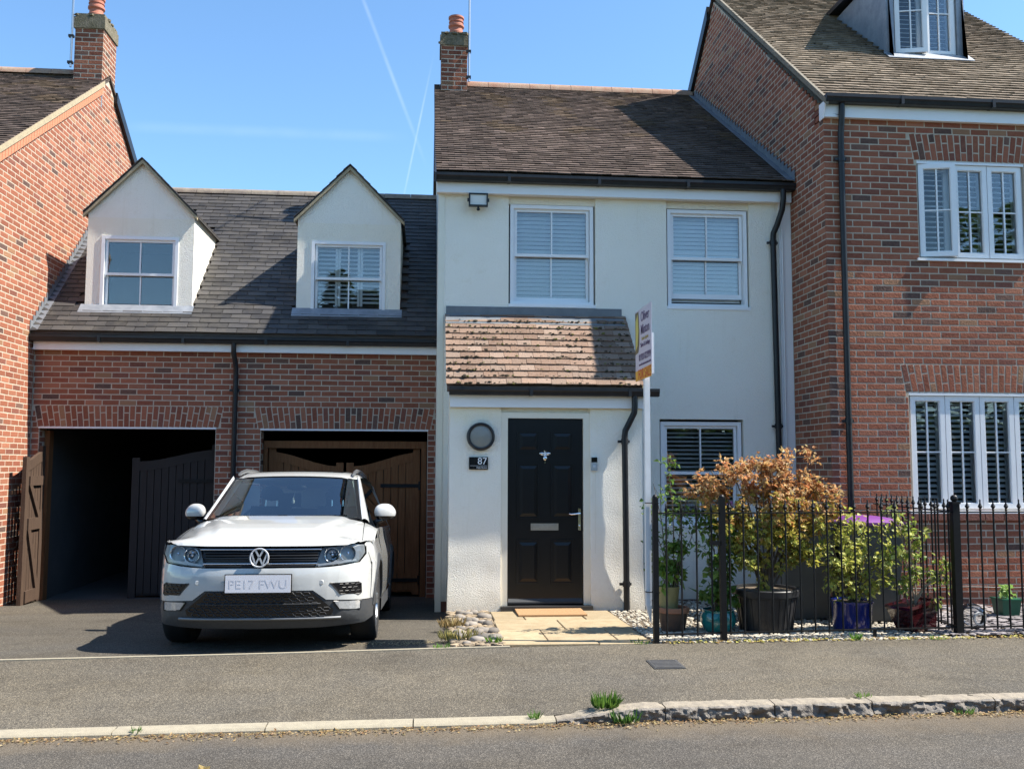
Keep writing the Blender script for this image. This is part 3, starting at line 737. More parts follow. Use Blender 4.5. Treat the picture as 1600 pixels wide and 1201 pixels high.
ridge_tiles(groof, (XG0+.02, 16.02, 6.19), (.13, 16.02, 6.19), 12, .105, pmat('grey_ridge', (.16,.13,.11), .9, col2=(.26,.22,.17), vscale=8, bmp=.004))
step_flashing(ga, XL+.003, 12.9, 3.38, 15.9, 3.38+3.0*SG, 1)
def dormer(x0, x1, shut, first):
    YD = 13.36; d = empty('dormer', ((x0+x1)/2, YD, 3.7), ga); c = (x0+x1)/2; ze, za = 5.12, 5.87
    wx0, wx1, wz0, wz1 = c-.50-.03, c+.50+.02, 3.725, 4.80
    yb = lambda z: 12.87+(z-3.33)/SG
    # front wall with the window opening, gable top and cheeks
    mb = panel_mb(x0, x1, 3.66, ze, [(wx0+.02, wx1-.02, wz0-.01, wz1)], lambda u, v, q: (u, YD+q, v), .13)
    mb.prism([(x0, YD, ze), (x1, YD, ze), (c, YD, za)], (0, .13, 0))
    for x, t in ((x0, .1), (x1, -.1)): mb.prism([(x, YD+.13, 3.8), (x, YD+.13, ze), (x, yb(ze)+.1, ze)], (t, 0, 0))
    mk('dormer_wall', mb, stucco, d)
    ov = .07; sl = (za-ze)/(c-x0)
    for s in (-1, 1):
        xe = (x0 if s < 0 else x1)+s*.05; ze2 = za-sl*abs(xe-c)+.012
        pts = [(xe, YD-ov, ze2), (c, YD-ov, za+.012), (c, yb(za)+.25, za+.012), (xe, yb(ze2)+.1, ze2)]
        rf = mk('dormer_roof', MB().prism(pts, (0, 0, .028), (.05,.047,.046)), slate_a, d)
        mb = MB(); n = 8
        for i in range(n):
            t0, t1 = i/n, (i+1.12)/n
            p0, p1 = lerp(xe, c, t0), lerp(xe, c, min(1, t1)); q0, q1 = lerp(ze2, za+.012, t0), lerp(ze2, za+.012, min(1, t1))
            j = rnd.uniform(-.008, .012); y0 = YD-ov-.02-j; y1 = yb(q0)+.1
            mb.hexa([(p0, y0, q0+.032), (p1, y0, q1+.028), (p1, y1, q1+.028), (p0, y1, q0+.032), (p0, y0, q0+.048), (p1, y0, q1+.036), (p1, y1, q1+.036), (p0, y1, q0+.048)], slate_col(None))
        mk('slate_courses', mb, slate_a, d)['kind'] = 'stuff'
        mb = MB(); mb.prism([(xe, YD-ov-.004, ze2+.006), (c, YD-ov-.004, za+.018), (c, YD-ov-.004, za-.035), (xe, YD-ov-.004, ze2-.035)], (0, .05, 0)); mk('barge_board', mb, verge_m, d)
    sash_window(None, wx0, wx1, wz0, wz1, YD-.012, direct=d, shut=shut, room=(.05, .0, 1.1))
    mb = MB(); mb.prism([(x0-.05, YD-.13, zgr(YD-.13)+.03), (x1+.03, YD-.13, zgr(YD-.13)+.03), (x1+.03, YD-.004, zgr(YD)+.04), (x0-.05, YD-.004, zgr(YD)+.04)], (0, 0, .006)); mb.box(x0+.01, x1-.01, YD-.008, YD-.003, 3.6, 3.69)
    mk('apron_flashing', mb, lead, d)
    return d
dormer(*DORM[0], False, True); dormer(*DORM[1], True, False)
# timber doors
def gate_leaf(parent, hx, hy, ang, w, hh, hm, mat, flip=False, label=None, z0=-.19):
    """a ledged door hung at (hx, hy): x runs from the hinge, concave top from hh down to hm"""
    d = empty('garage_door', (hx, hy, z0), parent); M = Matrix.Rotation(ang, 4, 'Z'); M.translation = (hx, hy, z0)
    if label: d['label'] = label
    top = lambda x: hm + (hh-hm)*(1-sstep(0, w*.92, x))
    fy = -1 if flip else 1
    def T(mb): mb.v = [tuple(M @ Vector((v[0], v[1]*fy, v[2]))) for v in mb.v]; return mb
    n = int(w/.115); bw = (w-.2)/n
    for i in range(n):
        a = .1+i*bw; b = a+bw-.009; t0, t1 = top(a)-.1, top(b)-.1
        mk('board', T(MB().hexa([(a,-.012,.06),(b,-.012,.06),(b,.012,.06),(a,.012,.06),(a,-.012,t0),(b,-.012,t1),(b,.012,t1),(a,.012,t0)])), mat, d)
    mb = MB(); mb.box(0, .1, -.025, .025, 0, hh+.07); mb.box(w-.1, w, -.025, .025, 0, hm+.05)
    m = 8
    for i in range(m):
        a, b = .1+(w-.2)*i/m, .1+(w-.2)*(i+1)/m
        mb.hexa([(a,-.022,top(a)-.13),(b,-.022,top(b)-.13),(b,.022,top(b)-.13),(a,.022,top(a)-.13),(a,-.022,top(a)),(b,-.022,top(b)),(b,.022,top(b)),(a,.022,top(a))])
    s = 1
    for z in (.03, .95): mb.box(.1, w-.1, .012, .045, z, z+.15)
    mb.box(.1, w-.1, .012, .045, hm-.32, hm-.2)
    for z0_, z1_ in ((.18, .95), (1.1, hm-.32)): mb.prism([(.1, .013, z0_), (.2, .013, z0_), (w-.1, .013, z1_), (w-.2, .013, z1_)], (0, .03, 0))
    mk('door_frame', T(mb), mat, d)
    mb = MB()
    for z in (.2, hm-.27): mb.box(.0, .55, -.034, -.026, z-.025, z+.025); mb.lathe([(.0,-.06),(.02,-.06),(.02,.06),(0,.06)], (0, -.03, z), 8)
    mk('hinge_strap', T(mb), iron, d)
    return d
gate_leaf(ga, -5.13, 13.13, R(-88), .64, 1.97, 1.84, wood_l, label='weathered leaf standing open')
gate_leaf(ga, -2.91, 13.55, R(180), 1.18, 2.05, 1.88, pmat('shaded_timber', (.010,.010,.011), .7, col2=(.016,.015,.015), vscale=5, stretch=(9,9,.8)), flip=True, z0=-.232)  # same timber as the other leaves, deep shade put into its colour
gate_leaf(ga, -2.19, 13.36, 0, 1.03, 1.98, 1.78, wood_d)
gate_leaf(ga, -.09, 13.36, R(180), 1.03, 1.98, 1.78, wood_d, flip=True)
mk('door_beam', MB().box(-2.256, .0, 13.28, 13.42, 1.84, 1.94), wood_d, ga)
for (a, b, c) in ((-2.256, -2.20, 1.838), (-.075, .0, 1.838), (-5.186, -5.12, 2.06)): mk('door_post', MB().box(a, b, 13.28, 13.42, -.25, c), wood_d, ga)

# ------------------------------------------------------------------ the white rendered house
YW = 11.16; XW0, XW1 = .125, 4.515
wh = thing('white_house', 'white rendered cottage with brown tiled roof and black front door', 'house', (2.3, 13, 0))
WIN = [(.99, 2.02, 3.56, 4.80), (2.95, 3.965, 3.57, 4.795), (2.84, 3.85, .90, 2.15)]
REC = [(w[0]-.02, w[1]+.02, w[2], 4.93 if w[3] > 3 else w[3]+.03) for w in WIN]
fw = lambda u, v, d: (u, YW+d, v)
mb = panel_mb(XW0, XW1, .02, 4.93, REC, fw, .25)
mb.box(XW0, XW0+.25, YW+.25, 19.5, -.5, 4.93); mb.prism([(XW0, YW, 4.93), (XW0, 19.6, 4.93), (XW0, 15.38, 7.85)], (.25, 0, 0))
for r in REC[:2]: mb.box(r[0], r[1], YW+.035, YW+.2, r[3]-.125, r[3])
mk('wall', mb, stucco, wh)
mk('plinth', MB().box(XW0+.01, XW1, YW+.012, YW+.2, -.5, .02), pmat('plinth_brick', (.16,.07,.05), .9, col2=(.22,.10,.07), vscale=14), wh)
mk('corner_bead', MB().box(XW0-.012, XW0+.06, YW-.012, YW+.0, -.1, 4.95), cream, wh)
mk('corner_strip', MB().box(4.36, 4.515, YW-.02, YW-.001, .02, 4.93), upvc, wh)
mk('service_pipe', MB().tube([(4.395, YW-.035, .1), (4.395, YW-.035, 4.6)], .011, 8), upvc, wh)
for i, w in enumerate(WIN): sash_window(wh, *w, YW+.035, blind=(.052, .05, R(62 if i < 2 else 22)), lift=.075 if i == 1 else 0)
SW = .656
wroof = mk('roof', slope_slab(.07, 4.52, 11.02, 5.075+.09*SW, 15.38, 5.075+4.45*SW), tile_a, wh)
mk('rear_roof_slope', slope_slab(.07, 4.52, 15.38, 8.0, 19.83, 5.07), tile_a, wroof)
tiles(wroof, 'roof_tile', (.065, 10.985, 5.07+.085*SW), (1,0,0), (0, 1, SW), 4.45, 4.365*math.hypot(1, SW), .165, .1, .014, plain_roof_col, (tile_a, tile_o), wob=.007)
ridge_tiles(wroof, (.62, 15.38, 7.96), (4.5, 15.38, 7.96), 11, .13, ridge_m)
mk('fascia', MB().box(.09, 4.50, YW-.10, YW-.07, 4.89, 5.06), upvc, wh); mk('soffit', MB().box(.09, 4.50, YW-.085, YW+.02, 4.895, 4.912), upvc, wh)
gutter(wh, .055, 4.515, YW-.10, 5.10, .125, .085)
mk('verge_board', MB().prism([(.06, 10.86, 4.95), (.06, 10.86, 5.07), (.06, 15.38, 8.02), (.06, 15.38, 7.9)], (.02, 0, 0)), black_p, wh)
downpipe(wh, [(4.36, 10.97, 5.02), (4.36, 10.97, 4.9), (4.355, 11.0, 4.78), (4.31, 11.06, 4.6), (4.275, 11.1, 4.5), (4.27, 11.105, 4.4), (4.295, 11.105, 1.55), (4.30, 11.105, .02)], .036, [(4.271, 11.105, 4.38), (4.29, 11.105, 2.1)])
step_flashing(wh, 4.512, 10.95, 5.13, 15.2, 5.13+4.25*SW, -1)
chimney(wh, .17, .60, 14.98, 15.55, 7.55, 8.50, 8.78, None, (.42, 15.25, 8.74, .125, .40))
aerial(wh, .63, 14.93, 7.9, 10.5)
# porch
YP = 10.31; XP0, XP1 = .25, 2.405; DX0, DX1, DZ0, DZ1 = .895, 1.74, .09, 2.135
po = empty('porch', (1.3, 10.7, 0), wh)
def bell(v): return .022*sstep(.5, .03, v)
mb = MB()
def fpp(u, v, d):
    w = (.006*noise.noise((u*1.1, v*1.3, 5)) + .004*noise.noise((u*4, v*4, 8)) - bell(v)*(1 if d == 0 else 0)) if d == 0 else 0
    return (u + (0 if d else (-.012 if u < .3 else .012)*sstep(.6, .03, v) if (u < .26 or u > 2.39) else 0), YP+d+w, v)
for (a, b, c, d) in ((XP0, DX0-.075, .03, 2.36), (DX1+.075, XP1, .03, 2.36)):
    nu, nv = max(2, int((b-a)/.045)), 50
    mb.grid(lambda u, v: fpp(lerp(a, b, u), lerp(c, d, v), 0), nu, nv)
    mb.grid(lambda u, v: (lerp(b, a, u), YP+.2, lerp(c, d, v)), 1, 1)
    for x in (a, b): mb.grid(lambda u, v: (fpp(x, lerp(c, d, v), 0)[0], lerp(fpp(x, lerp(c, d, v), 0)[1], YP+.2, u), lerp(c, d, v)), 1, nv)
mb.box(DX0-.075, DX1+.075, YP+.03, YP+.2, DZ1+.05, 2.36)
for x, t in ((XP0, .2), (XP1, -.2)):
    mb.prism([(x, YP+.2, .03), (x, YW, .03), (x, YW, 3.36), (x, YP+.2, 2.52)], (t, 0, 0))
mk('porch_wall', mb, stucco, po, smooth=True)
mk('plinth', MB().box(XP0+.015, XP1-.015, YP+.02, YW, -.3, .03), MATS['plinth_brick'], po)
mk('fascia', MB().box(XP0+.0, XP1+.02, YP-.045, YP-.02, 2.25, 2.40), upvc, po)
gutter(po, XP0-.01, 2.575, YP-.045, 2.465, .11, .085)
PO = Vector((.205, 10.185, 2.485)); PV = Vector((0, .965, .925))
mk('roof_deck', MB().prism([(.215, 10.2, 2.47), (2.385, 10.2, 2.47), (2.36, YW, 3.405), (.215, YW, 3.405)], (0, 0, -.06), (.2,.13,.1)), tile_a, po)
def porch_col(P):
    k = rnd.uniform(.8, 1.2); c = rnd.choice([(.215,.14,.10), (.245,.165,.12), (.185,.118,.083), (.26,.185,.14)]); return tuple(q*k for q in c)
def pskip(P): return P.x > 2.40 - .03*(P.z-2.485)
tiles(po, 'roof_tile', PO, (1,0,0), PV, 2.20, PV.length-.02, .166, .118, .014, porch_col, (tile_a, tile_o), limit=300, skip=None, wob=.012)
mb = MB()
U_, V_ = Vector((1,0,0)), PV.normalized(); N_ = U_.cross(V_)
for i in range(520):
    r = rnd.randrange(11); u = rnd.uniform(.02, 2.17); q = rnd.random()**2
    P = PO + U_*u + V_*(r*.118+rnd.uniform(-.006, .03)) + N_*.028
    mb.ball(P, rnd.uniform(.006, .011+.012*q), 6, (1.4,1,.8), .3, (.045,.035,.02) if rnd.random() < .8 else (.13,.12,.03))
o = mk('moss', mb, pmat('moss', None, 1, src='attr'), po); o['kind'] = 'stuff'
mk('head_flashing', MB().prism([(.215, YW-.012, 3.37), (2.36, YW-.012, 3.37), (2.36, YW-.008, 3.52), (.215, YW-.008, 3.52)], (0, .01, 0)).prism([(.21, YW-.16, 3.285), (2.37, YW-.16, 3.285), (2.37, YW-.01, 3.42), (.21, YW-.01, 3.42)], (0, -.003, .006)), pmat('dark_lead', (.12,.13,.14), .6, col2=(.17,.18,.19), vscale=6), po)
mk('verge_board', MB().prism([(2.388, 10.2, 2.4), (2.388, 10.2, 2.49), (2.365, YW, 3.44), (2.365, YW, 3.34)], (.014, 0, 0)), MATS['verge_mortar'], po)
downpipe(po, [(2.30, 10.21, 2.40), (2.30, 10.205, 2.27), (2.295, 10.21, 2.2), (2.24, 10.235, 2.08), (2.20, 10.245, 2.0), (2.193, 10.25, 1.93), (2.205, 10.25, .03)], .034, [(2.194, 10.25, 1.88), (2.203, 10.25, .32)])
# front door
dr = empty('front_door', (1.317, YP, DZ0), wh)
mk('door_frame', MB().box(DX0-.075, DX0, YP+.012, YP+.14, .06, DZ1+.06).box(DX1, DX1+.075, YP+.012, YP+.14, .06, DZ1+.06).box(DX0, DX1, YP+.012, YP+.14, DZ1, DZ1+.06), cream, dr)
mb = panel_mb(DX0+.004, DX1-.004, DZ0+.012, DZ1-.004, [], lambda u, v, d: (u, YP+.045+d, v), .05)
mk('door_leaf', mb, door_m, dr)
cx = (DX0+DX1)/2
for (z0, z1) in ((1.755, 2.0), (1.02, 1.64), (.31, .80)):
    for (a, b) in ((cx-.32, cx-.06), (cx+.06, cx+.32)):
        mb = frame_mb(a, b, z0, z1, .022, YP+.034, YP+.046); y0, y1 = YP+.0455, YP+.036
        q = .03; e = .065
        mb.add([(a+q,y0,z0+q),(b-q,y0,z0+q),(b-q,y0,z1-q),(a+q,y0,z1-q),(a+e,y1,z0+e),(b-e,y1,z0+e),(b-e,y1,z1-e),(a+e,y1,z1-e)], [(4,5,6,7),(0,1,5,4),(1,2,6,5),(2,3,7,6),(3,0,4,7)])
        mk('door_panel', mb, door_m, dr)
mk('letter_plate', MB().box(1.155, 1.462, YP+.03, YP+.046, .90, .975).box(1.175, 1.442, YP+.022, YP+.031, .915, .96), steel, dr)
mb = MB().box(1.683, 1.712, YP+.03, YP+.047, .90, 1.14); mb.tube([(1.697, YP+.03, 1.085), (1.697, YP-.01, 1.085), (1.68, YP-.02, 1.086), (1.60, YP-.018, 1.078), (1.575, YP-.012, 1.083)], [.009,.009,.010,.009,.005], 8); mb.ball((1.697, YP+.03, .95), .01, 8)
mk('handle', mb, chrome, dr, smooth=True)
mb = MB(); kx, kz, ky = 1.312, 1.715, YP+.03
mb.ball((kx, ky, kz+.035), .016, 10); mb.ball((kx, ky-.004, kz+.012), .017, 10, (1,.8,1.1)); mb.ball((kx, ky-.006, kz-.022), .025, 12, (1,.8,1.2))
for s in (-1, 1):
    mb.ball((kx+s*.034, ky, kz+.03), .022, 10, (1.25,.3,.62)); mb.ball((kx+s*.026, ky, kz+.014), .014, 8, (1.2,.3,.6))
    mb.tube([(kx+s*.005, ky, kz+.048), (kx+s*.012, ky-.005, kz+.062)], .0022, 5)
mk('bee_knocker', mb, chrome, dr, smooth=True)
mk('spyhole', MB().lathe([(0,-.006),(.011,-.006),(.011,.01)], (kx, YP+.04, 1.645), 12, ax=1), chrome, dr)
mk('weather_bar', MB().prism([(DX0+.01, YP+.046, .105), (DX0+.01, YP+.015, .105), (DX0+.01, YP+.015, .125), (DX0+.01, YP+.046, .16)], (DX1-DX0-.02, 0, 0)), pmat('dark_rubber', (.03,.033,.036), .6), dr)
mk('sill', MB().box(.82, 1.83, YP-.07, YP+.14, .035, .088), pmat('sill_black', (.03,.03,.03), .5), dr)

# ------------------------------------------------------------------ the red brick house on the right
XR, YR, XR1 = 4.52, 10.12, 8.6
rh = thing('red_brick_house', 'taller red brick house with white casements and roof dormer on the right', 'house', (6.5, 13, 0))
UW = (5.628, 6.935, 4.0, 5.14); LW = (5.442, 7.145, 1.12, 2.44)
fr_ = lambda u, v, d: (u, YR+d, v)
mb = panel_mb(XR, XR1, -.3, 5.72, [UW, LW], fr_, .25)
mb.prism([(XR, YR+.25, -.3), (XR, 18.1, -.3), (XR, 18.1, 5.74), (XR, 14.1, 9.04), (XR, YR+.25, 5.90)], (.25, 0, 0))
mb.box(XR, XR+.25, YR+.001, YR+.251, 5.6, 5.74)
rwall = mk('wall', mb, mortar, rh)
a1 = flat_arch((0, YR, 0), (1,0,0), UW[0]-.03, UW[1]+.03, 5.16, 5.47) + flat_arch((0, YR, 0), (1,0,0), LW[0]-.03, LW[1]+.03, 2.46, 2.77)
hr = [UW, LW, (UW[0]-.03, UW[1]+.03, 5.13, 5.475, 1), (LW[0]-.03, LW[1]+.03, 2.43, 2.775, 1)]
brickwork(rwall, (0, YR, 0), (1,0,0), 0, 5.7, holes_iv(XR-.002, XR1, hr), 200, a1)
def rsh(v):
    y0, y1 = YR, 11.14
    if v > 5.12: y1 = 10.98+(v-5.12)/SW
    if v > 5.75: y0 = YR+.04+(v-5.75)/.824
    y1 = min(y1, 14.1+(9.0-v)/.824); return -y1, -y0
brickwork(rwall, (XR, 0, 0), (0,-1,0), 0, 9.0, holes_iv(0, 0, [], rsh), 100)
SR = .824
rroof = mk('roof', slope_slab(XR-.02, XR1, 10.05, 5.76+.07*SR, 14.1, 5.76+4.12*SR), tile_a, rh)
mk('rear_roof_slope', slope_slab(XR-.03, XR1, 14.1, 9.15, 18.3, 5.69), tile_a, rroof)
zrr = lambda y: 5.76+SR*(y-9.98)
DR0, DR1, YDR = 6.10, 7.13, 11.58
def rskip(P): return DR0-.02 < P.x < DR1+.02 and P.y > YDR-.05 and P.z < 8.3
def red_roof_col(P):
    k = rnd.uniform(.72, 1.25); t = noise.noise(P*.8); c = Vector((.21,.165,.125)).lerp(Vector((.28,.225,.17)), max(0, min(1, .5+t))); return tuple(c*k)
tiles(rroof, 'roof_tile', (XR-.035, 10.0, 5.765+.02*SR), (1,0,0), (0, 1, SR), XR1-XR, 4.10*math.hypot(1, SR), .165, .1, .017, red_roof_col, (tile_a, tile_o), skip=rskip, wob=.006)
ridge_tiles(rroof, (XR-.03, 14.1, 9.13), (XR1, 14.1, 9.13), 10, .12, ridge_m)
mb = MB(); verge(mb, XR-.034, 9.97, 5.80, 14.1, 5.80+4.13*SR, .075, .034); mk('verge', mb, pmat('grey_verge', (.23,.20,.15), .95, col2=(.15,.13,.10), vscale=14, bmp=.005, bscale=40), rh)
mb = MB(); verge(mb, XR-.06, 14.3, 9.06, 18.2, 5.85, .22, .06); mk('barge_board', mb, black_p, rh)
mk('fascia', MB().box(XR-.02, XR1, YR-.065, YR-.042, 5.61, 5.78), upvc, rh)
mk('box_end', MB().prism([(XR-.032, YR-.14, 5.78), (XR-.032, YR-.065, 5.59), (XR-.032, YR+.04, 5.59), (XR-.032, YR+.04, 5.78)], (.012, 0, 0)), upvc, rh)
mk('soffit', MB().box(XR-.02, XR1, YR-.05, YR+.01, 5.613, 5.627), upvc, rh)
gutter(rh, XR-.03, XR1, YR-.065, 5.845, .12, .09)
downpipe(rh, [(4.698, YR-.10, 5.78), (4.698, YR-.10, 5.70), (4.698, YR-.085, 5.55), (4.699, YR-.055, 5.42), (4.70, YR-.048, 5.2), (4.706, YR-.048, .1)], .035, [(4.70, YR-.048, 5.12), (4.704, YR-.048, 2.12)])
mk('wire', MB().tube([(4.49, YR-.06, 5.72), (4.56, YR-.06, 5.66), (4.63, YR-.062, 5.645), (4.698, YR-.07, 5.63)], .004, 5), black_p, rh)
mk('wall_cable', MB().tube([(4.62+.18*i, YR-.012, .27+.008*math.sin(i)) for i in range(14)], .006, 5), black_p, rh)
def casement(win, x0, x1, z0, z1, Y, open_=0):
    c = []
    M = Matrix.Translation((x0, Y, 0)) @ Matrix.Rotation(-open_, 4, 'Z') @ Matrix.Translation((-x0, -Y, 0))
    def T(m): m.v = [tuple(M @ Vector(v)) for v in m.v]; return m
    mb = frame_mb(x0, x1, z0, z1, .055, Y-.012, Y+.05); frame_mb(x0+.05, x1-.05, z0+.05, z1-.05, .014, Y-.002, Y+.03, mb)
    cx, cz = (x0+x1)/2, (z0+z1)/2
    mk('casement', T(mb), upvc, win)
    mk('glazing_bar', T(MB().box(cx-.009, cx+.009, Y+.006, Y+.034, z0+.06, z1-.06).box(x0+.06, cx-.009, Y+.008, Y+.032, cz-.008, cz+.008).box(cx+.009, x1-.06, Y+.008, Y+.032, cz-.008, cz+.008)), upvc, win)
    mk('pane', T(MB().box(x0+.06, x1-.06, Y+.017, Y+.023, z0+.06, z1-.06)), glass_c, win)
def casement_window(house, x0, x1, z0, z1, n, Y, opened=(), name='window', hood=True, room=(.3, .4, 1.2)):
    w = empty(name, ((x0+x1)/2, Y, z0), house)
    mb = frame_mb(x0, x1, z0, z1, .022, Y+.01, Y+.08); cw = (x1-x0-.044)/n
    for i in range(1, n): mb.box(x0+.022+i*cw-.006, x0+.022+i*cw+.006, Y+.012, Y+.078, z0+.022, z1-.022)
    mb.box(x0-.035, x1+.035, Y-.06, Y+.03, z0-.03, z0-.001)
    if hood: mb.box(x0, x1, Y-.03, Y+.0, z1-.02, z1+.012)
    mk('window_frame', mb, upvc, w)
    for i in range(n):
        a, b = x0+.022+i*cw+.004, x0+.022+(i+1)*cw-.004
        casement(w, a, b, z0+.024, z1-.024, Y+.002, R(13) if i in opened else 0)
        mk('shutter_frame', frame_mb(a-.002, b+.002, z0+.03, z1-.03, .05, Y+.10, Y+.128), slat_m, w)
        slats(w, a+.05, b-.05, z0+.08, z1-.08, Y+.114, .062, .058, R(30), slat_m)
        mk('tilt_rod', MB().box((a+b)/2-.1, (a+b)/2-.092, Y+.08, Y+.087, z0+.1, z1-.1), slat_m, w)
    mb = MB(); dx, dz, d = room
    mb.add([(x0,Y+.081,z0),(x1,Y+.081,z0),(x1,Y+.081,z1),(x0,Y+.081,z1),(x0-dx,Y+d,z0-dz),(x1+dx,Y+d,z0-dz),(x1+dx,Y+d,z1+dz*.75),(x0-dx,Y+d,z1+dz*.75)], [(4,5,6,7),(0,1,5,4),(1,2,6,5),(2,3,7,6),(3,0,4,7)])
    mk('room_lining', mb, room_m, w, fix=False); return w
casement_window(rh, *UW, 3, YR+.03, opened=(0,)); casement_window(rh, *LW, 4, YR+.03)
mb = MB()
for i in range(8): mb.box(LW[0]-.06+i*.225, LW[0]+.155+i*.225, YR-.035, YR+.02, LW[2]-.105, LW[2]-.035, (.2,.09,.07))
mk('brick_sill', mb, brick_a, rwall)
rd = empty('roof_dormer', ((DR0+DR1)/2, YDR, 7.0), rh)
yr = lambda z: 9.98+(z-5.76)/SR
mb = MB()
for x, t in ((DR0, .06), (DR1, -.06)): mb.prism([(x, YDR, 6.95), (x, YDR, 8.35), (x, yr(8.35)+.1, 8.35), (x, yr(6.95), 6.95)], (t, 0, 0))
mb.box(DR0-.035, DR0+.07, YDR-.03, YDR+.05, 7.02, 8.35); mb.box(DR1-.07, DR1+.035, YDR-.03, YDR+.05, 7.02, 8.35)
mb.box(DR0+.02, DR1-.02, YDR-.02, YDR+.02, 6.93, 7.06); mb.prism([(DR0-.08, YDR-.17, zrr(YDR-.17)+.05), (DR1+.08, YDR-.17, zrr(YDR-.17)+.05), (DR1+.08, YDR-.02, zrr(YDR)+.045), (DR0-.08, YDR-.02, zrr(YDR)+.045)], (0, 0, .008))
mk('lead_cheeks', mb, lead, rd)
mk('dormer_roof', MB().prism([(DR0-.1, YDR-.12, 8.36), (DR1+.1, YDR-.12, 8.36), (DR1+.1, 13.6, 8.44), (DR0-.1, 13.6, 8.44)], (0, 0, .07)), black_p, rd)
mk('wood_sill', MB().box(DR0+.03, DR1-.03, YDR-.075, YDR+.02, 7.035, 7.075), pmat('old_sill', (.30,.27,.22), .9, col2=(.12,.11,.08), vscale=20), rd)
w_ = casement_window(rd, DR0+.07, DR1-.075, 7.095, 8.32, 2, YDR-.005, opened=(0,), hood=False, room=(0, 0, .8))

# ------------------------------------------------------------------ car
CX, CY0 = -1.356, 7.88
car = thing('parked_car', 'white compact SUV parked nose out on the drive before the garage', 'car', (0,0,0))
paint = pmat('white_car_paint', (.50,.505,.49), .3, col2=(.47,.47,.452), vscale=7, coat=1.0, spec=.5)
clad = pmat('grey_cladding', (.035,.037,.04), .55, col2=(.05,.052,.055), vscale=40)
blk = pmat('gloss_black', (.006,.006,.007), .18); mesh_b = pmat('grille_mesh', (.012,.012,.013), .45); tyre_m = pmat('tyre', (.014,.014,.015), .75, bmp=.003, bscale=90)
silver = pmat('silver_trim', (.55,.56,.57), .28, metal=.9); refl = pmat('reflector', (.75,.76,.78), .12, metal=1); amber = pmat('amber', (.45,.2,.07), .3)
alloy = pmat('alloy', (.42,.43,.44), .3, metal=.9); trim_in = pmat('dash', (.02,.021,.023), .7); seat_m = pmat('seat_cloth', (.035,.036,.04), .9); pale_in = pmat('pale_lining', (.62,.64,.56), .8)
PLAN = [(0,0),(.15,.003),(.3,.012),(.42,.028),(.54,.055),(.65,.095),(.74,.15),(.80,.21),(.85,.29),(.885,.39),(.91,.52),(.925,.70),(.93,.9)]
PROF = [(.15,.12),(.22,.075),(.27,.035),(.33,.025),(.43,.012),(.50,.0),(.58,-.004),(.66,.0),(.70,.012),(.78,.02),(.86,.045),(.90,.07),(.95,.12)]
def FS(x, z, o=0): return (x, interp(PLAN, abs(x))+interp(PROF, z)-o, z)
def mir(h): return h + [(-x, z) for x, z in reversed(h) if x > 1e-6]
# z of the bonnet and wings
ZC = [(-.1,.858),(.03,.860),(.04,.872),(.055,.886),(.08,.902),(.13,.925),(.2,.948),(.3,.975),(.5,1.015),(.75,1.052),(1.0,1.080),(1.25,1.098)]
def ZB(x, s):
    x = abs(x); f = s-interp(PLAN, x); z = interp(ZC, f) + .007*sstep(.40, .76, x)*sstep(.35, .03, f)
    A = lerp(.105, .065, sstep(.3, 1.1, s))*sstep(.03, .3, f); z -= A*(max(0, x-.42)/.42)**2
    cr = lerp(.40, .60, sstep(.05, 1.1, s)); z += .016*sstep(cr+.018, cr-.018, x)*sstep(.06, .3, f) + .012*sstep(cr+.175, cr+.145, x)*sstep(.10, .35, f)
    return z
def BS(x, s): return (x, s, ZB(x, s))
bx_edge = [(.1,.83),(.3,.81),(.6,.79),(.9,.775),(1.2,.76)]
lead_e = [(x, interp(PLAN, x)+.032) for x in (0,.15,.3,.42,.54,.65,.70)]
hood = lead_e + [(.752,.205)] + [(interp(bx_edge, s), s) for s in (.30,.45,.65,.85,1.05,1.16)] + [(.55,1.13),(.3,1.09),(0,1.075)]
mk('bonnet', surf(mir(hood), BS, .03), paint, car, smooth='all')
def wing_poly(sg):
    inner = [(interp(bx_edge, s)+.006, s) for s in (1.25,1.05,.85,.65,.45,.30)] + [(.765,.245)]
    outer = [(.80,.262),(.835,.335),(.865,.43),(.882,.55),(.888,.75),(.888,1.25)]
    return [(sg*x, s) for x, s in inner+outer]
def SW_(s, z):
    """half width of the flank at station s and height z"""
    b = .93 if s > .9 else interp([(.2,.80),(.29,.85),(.39,.885),(.52,.91),(.70,.925),(.9,.93)], s)
    if s > 3.9: b -= .12*((s-3.9)/.6)**2
    return b - interp([(.18,.05),(.3,.015),(.45,.0),(.68,-.003),(.72,.004),(.8,.02),(.88,.042),(.95,.052),(1.02,.062)], z)
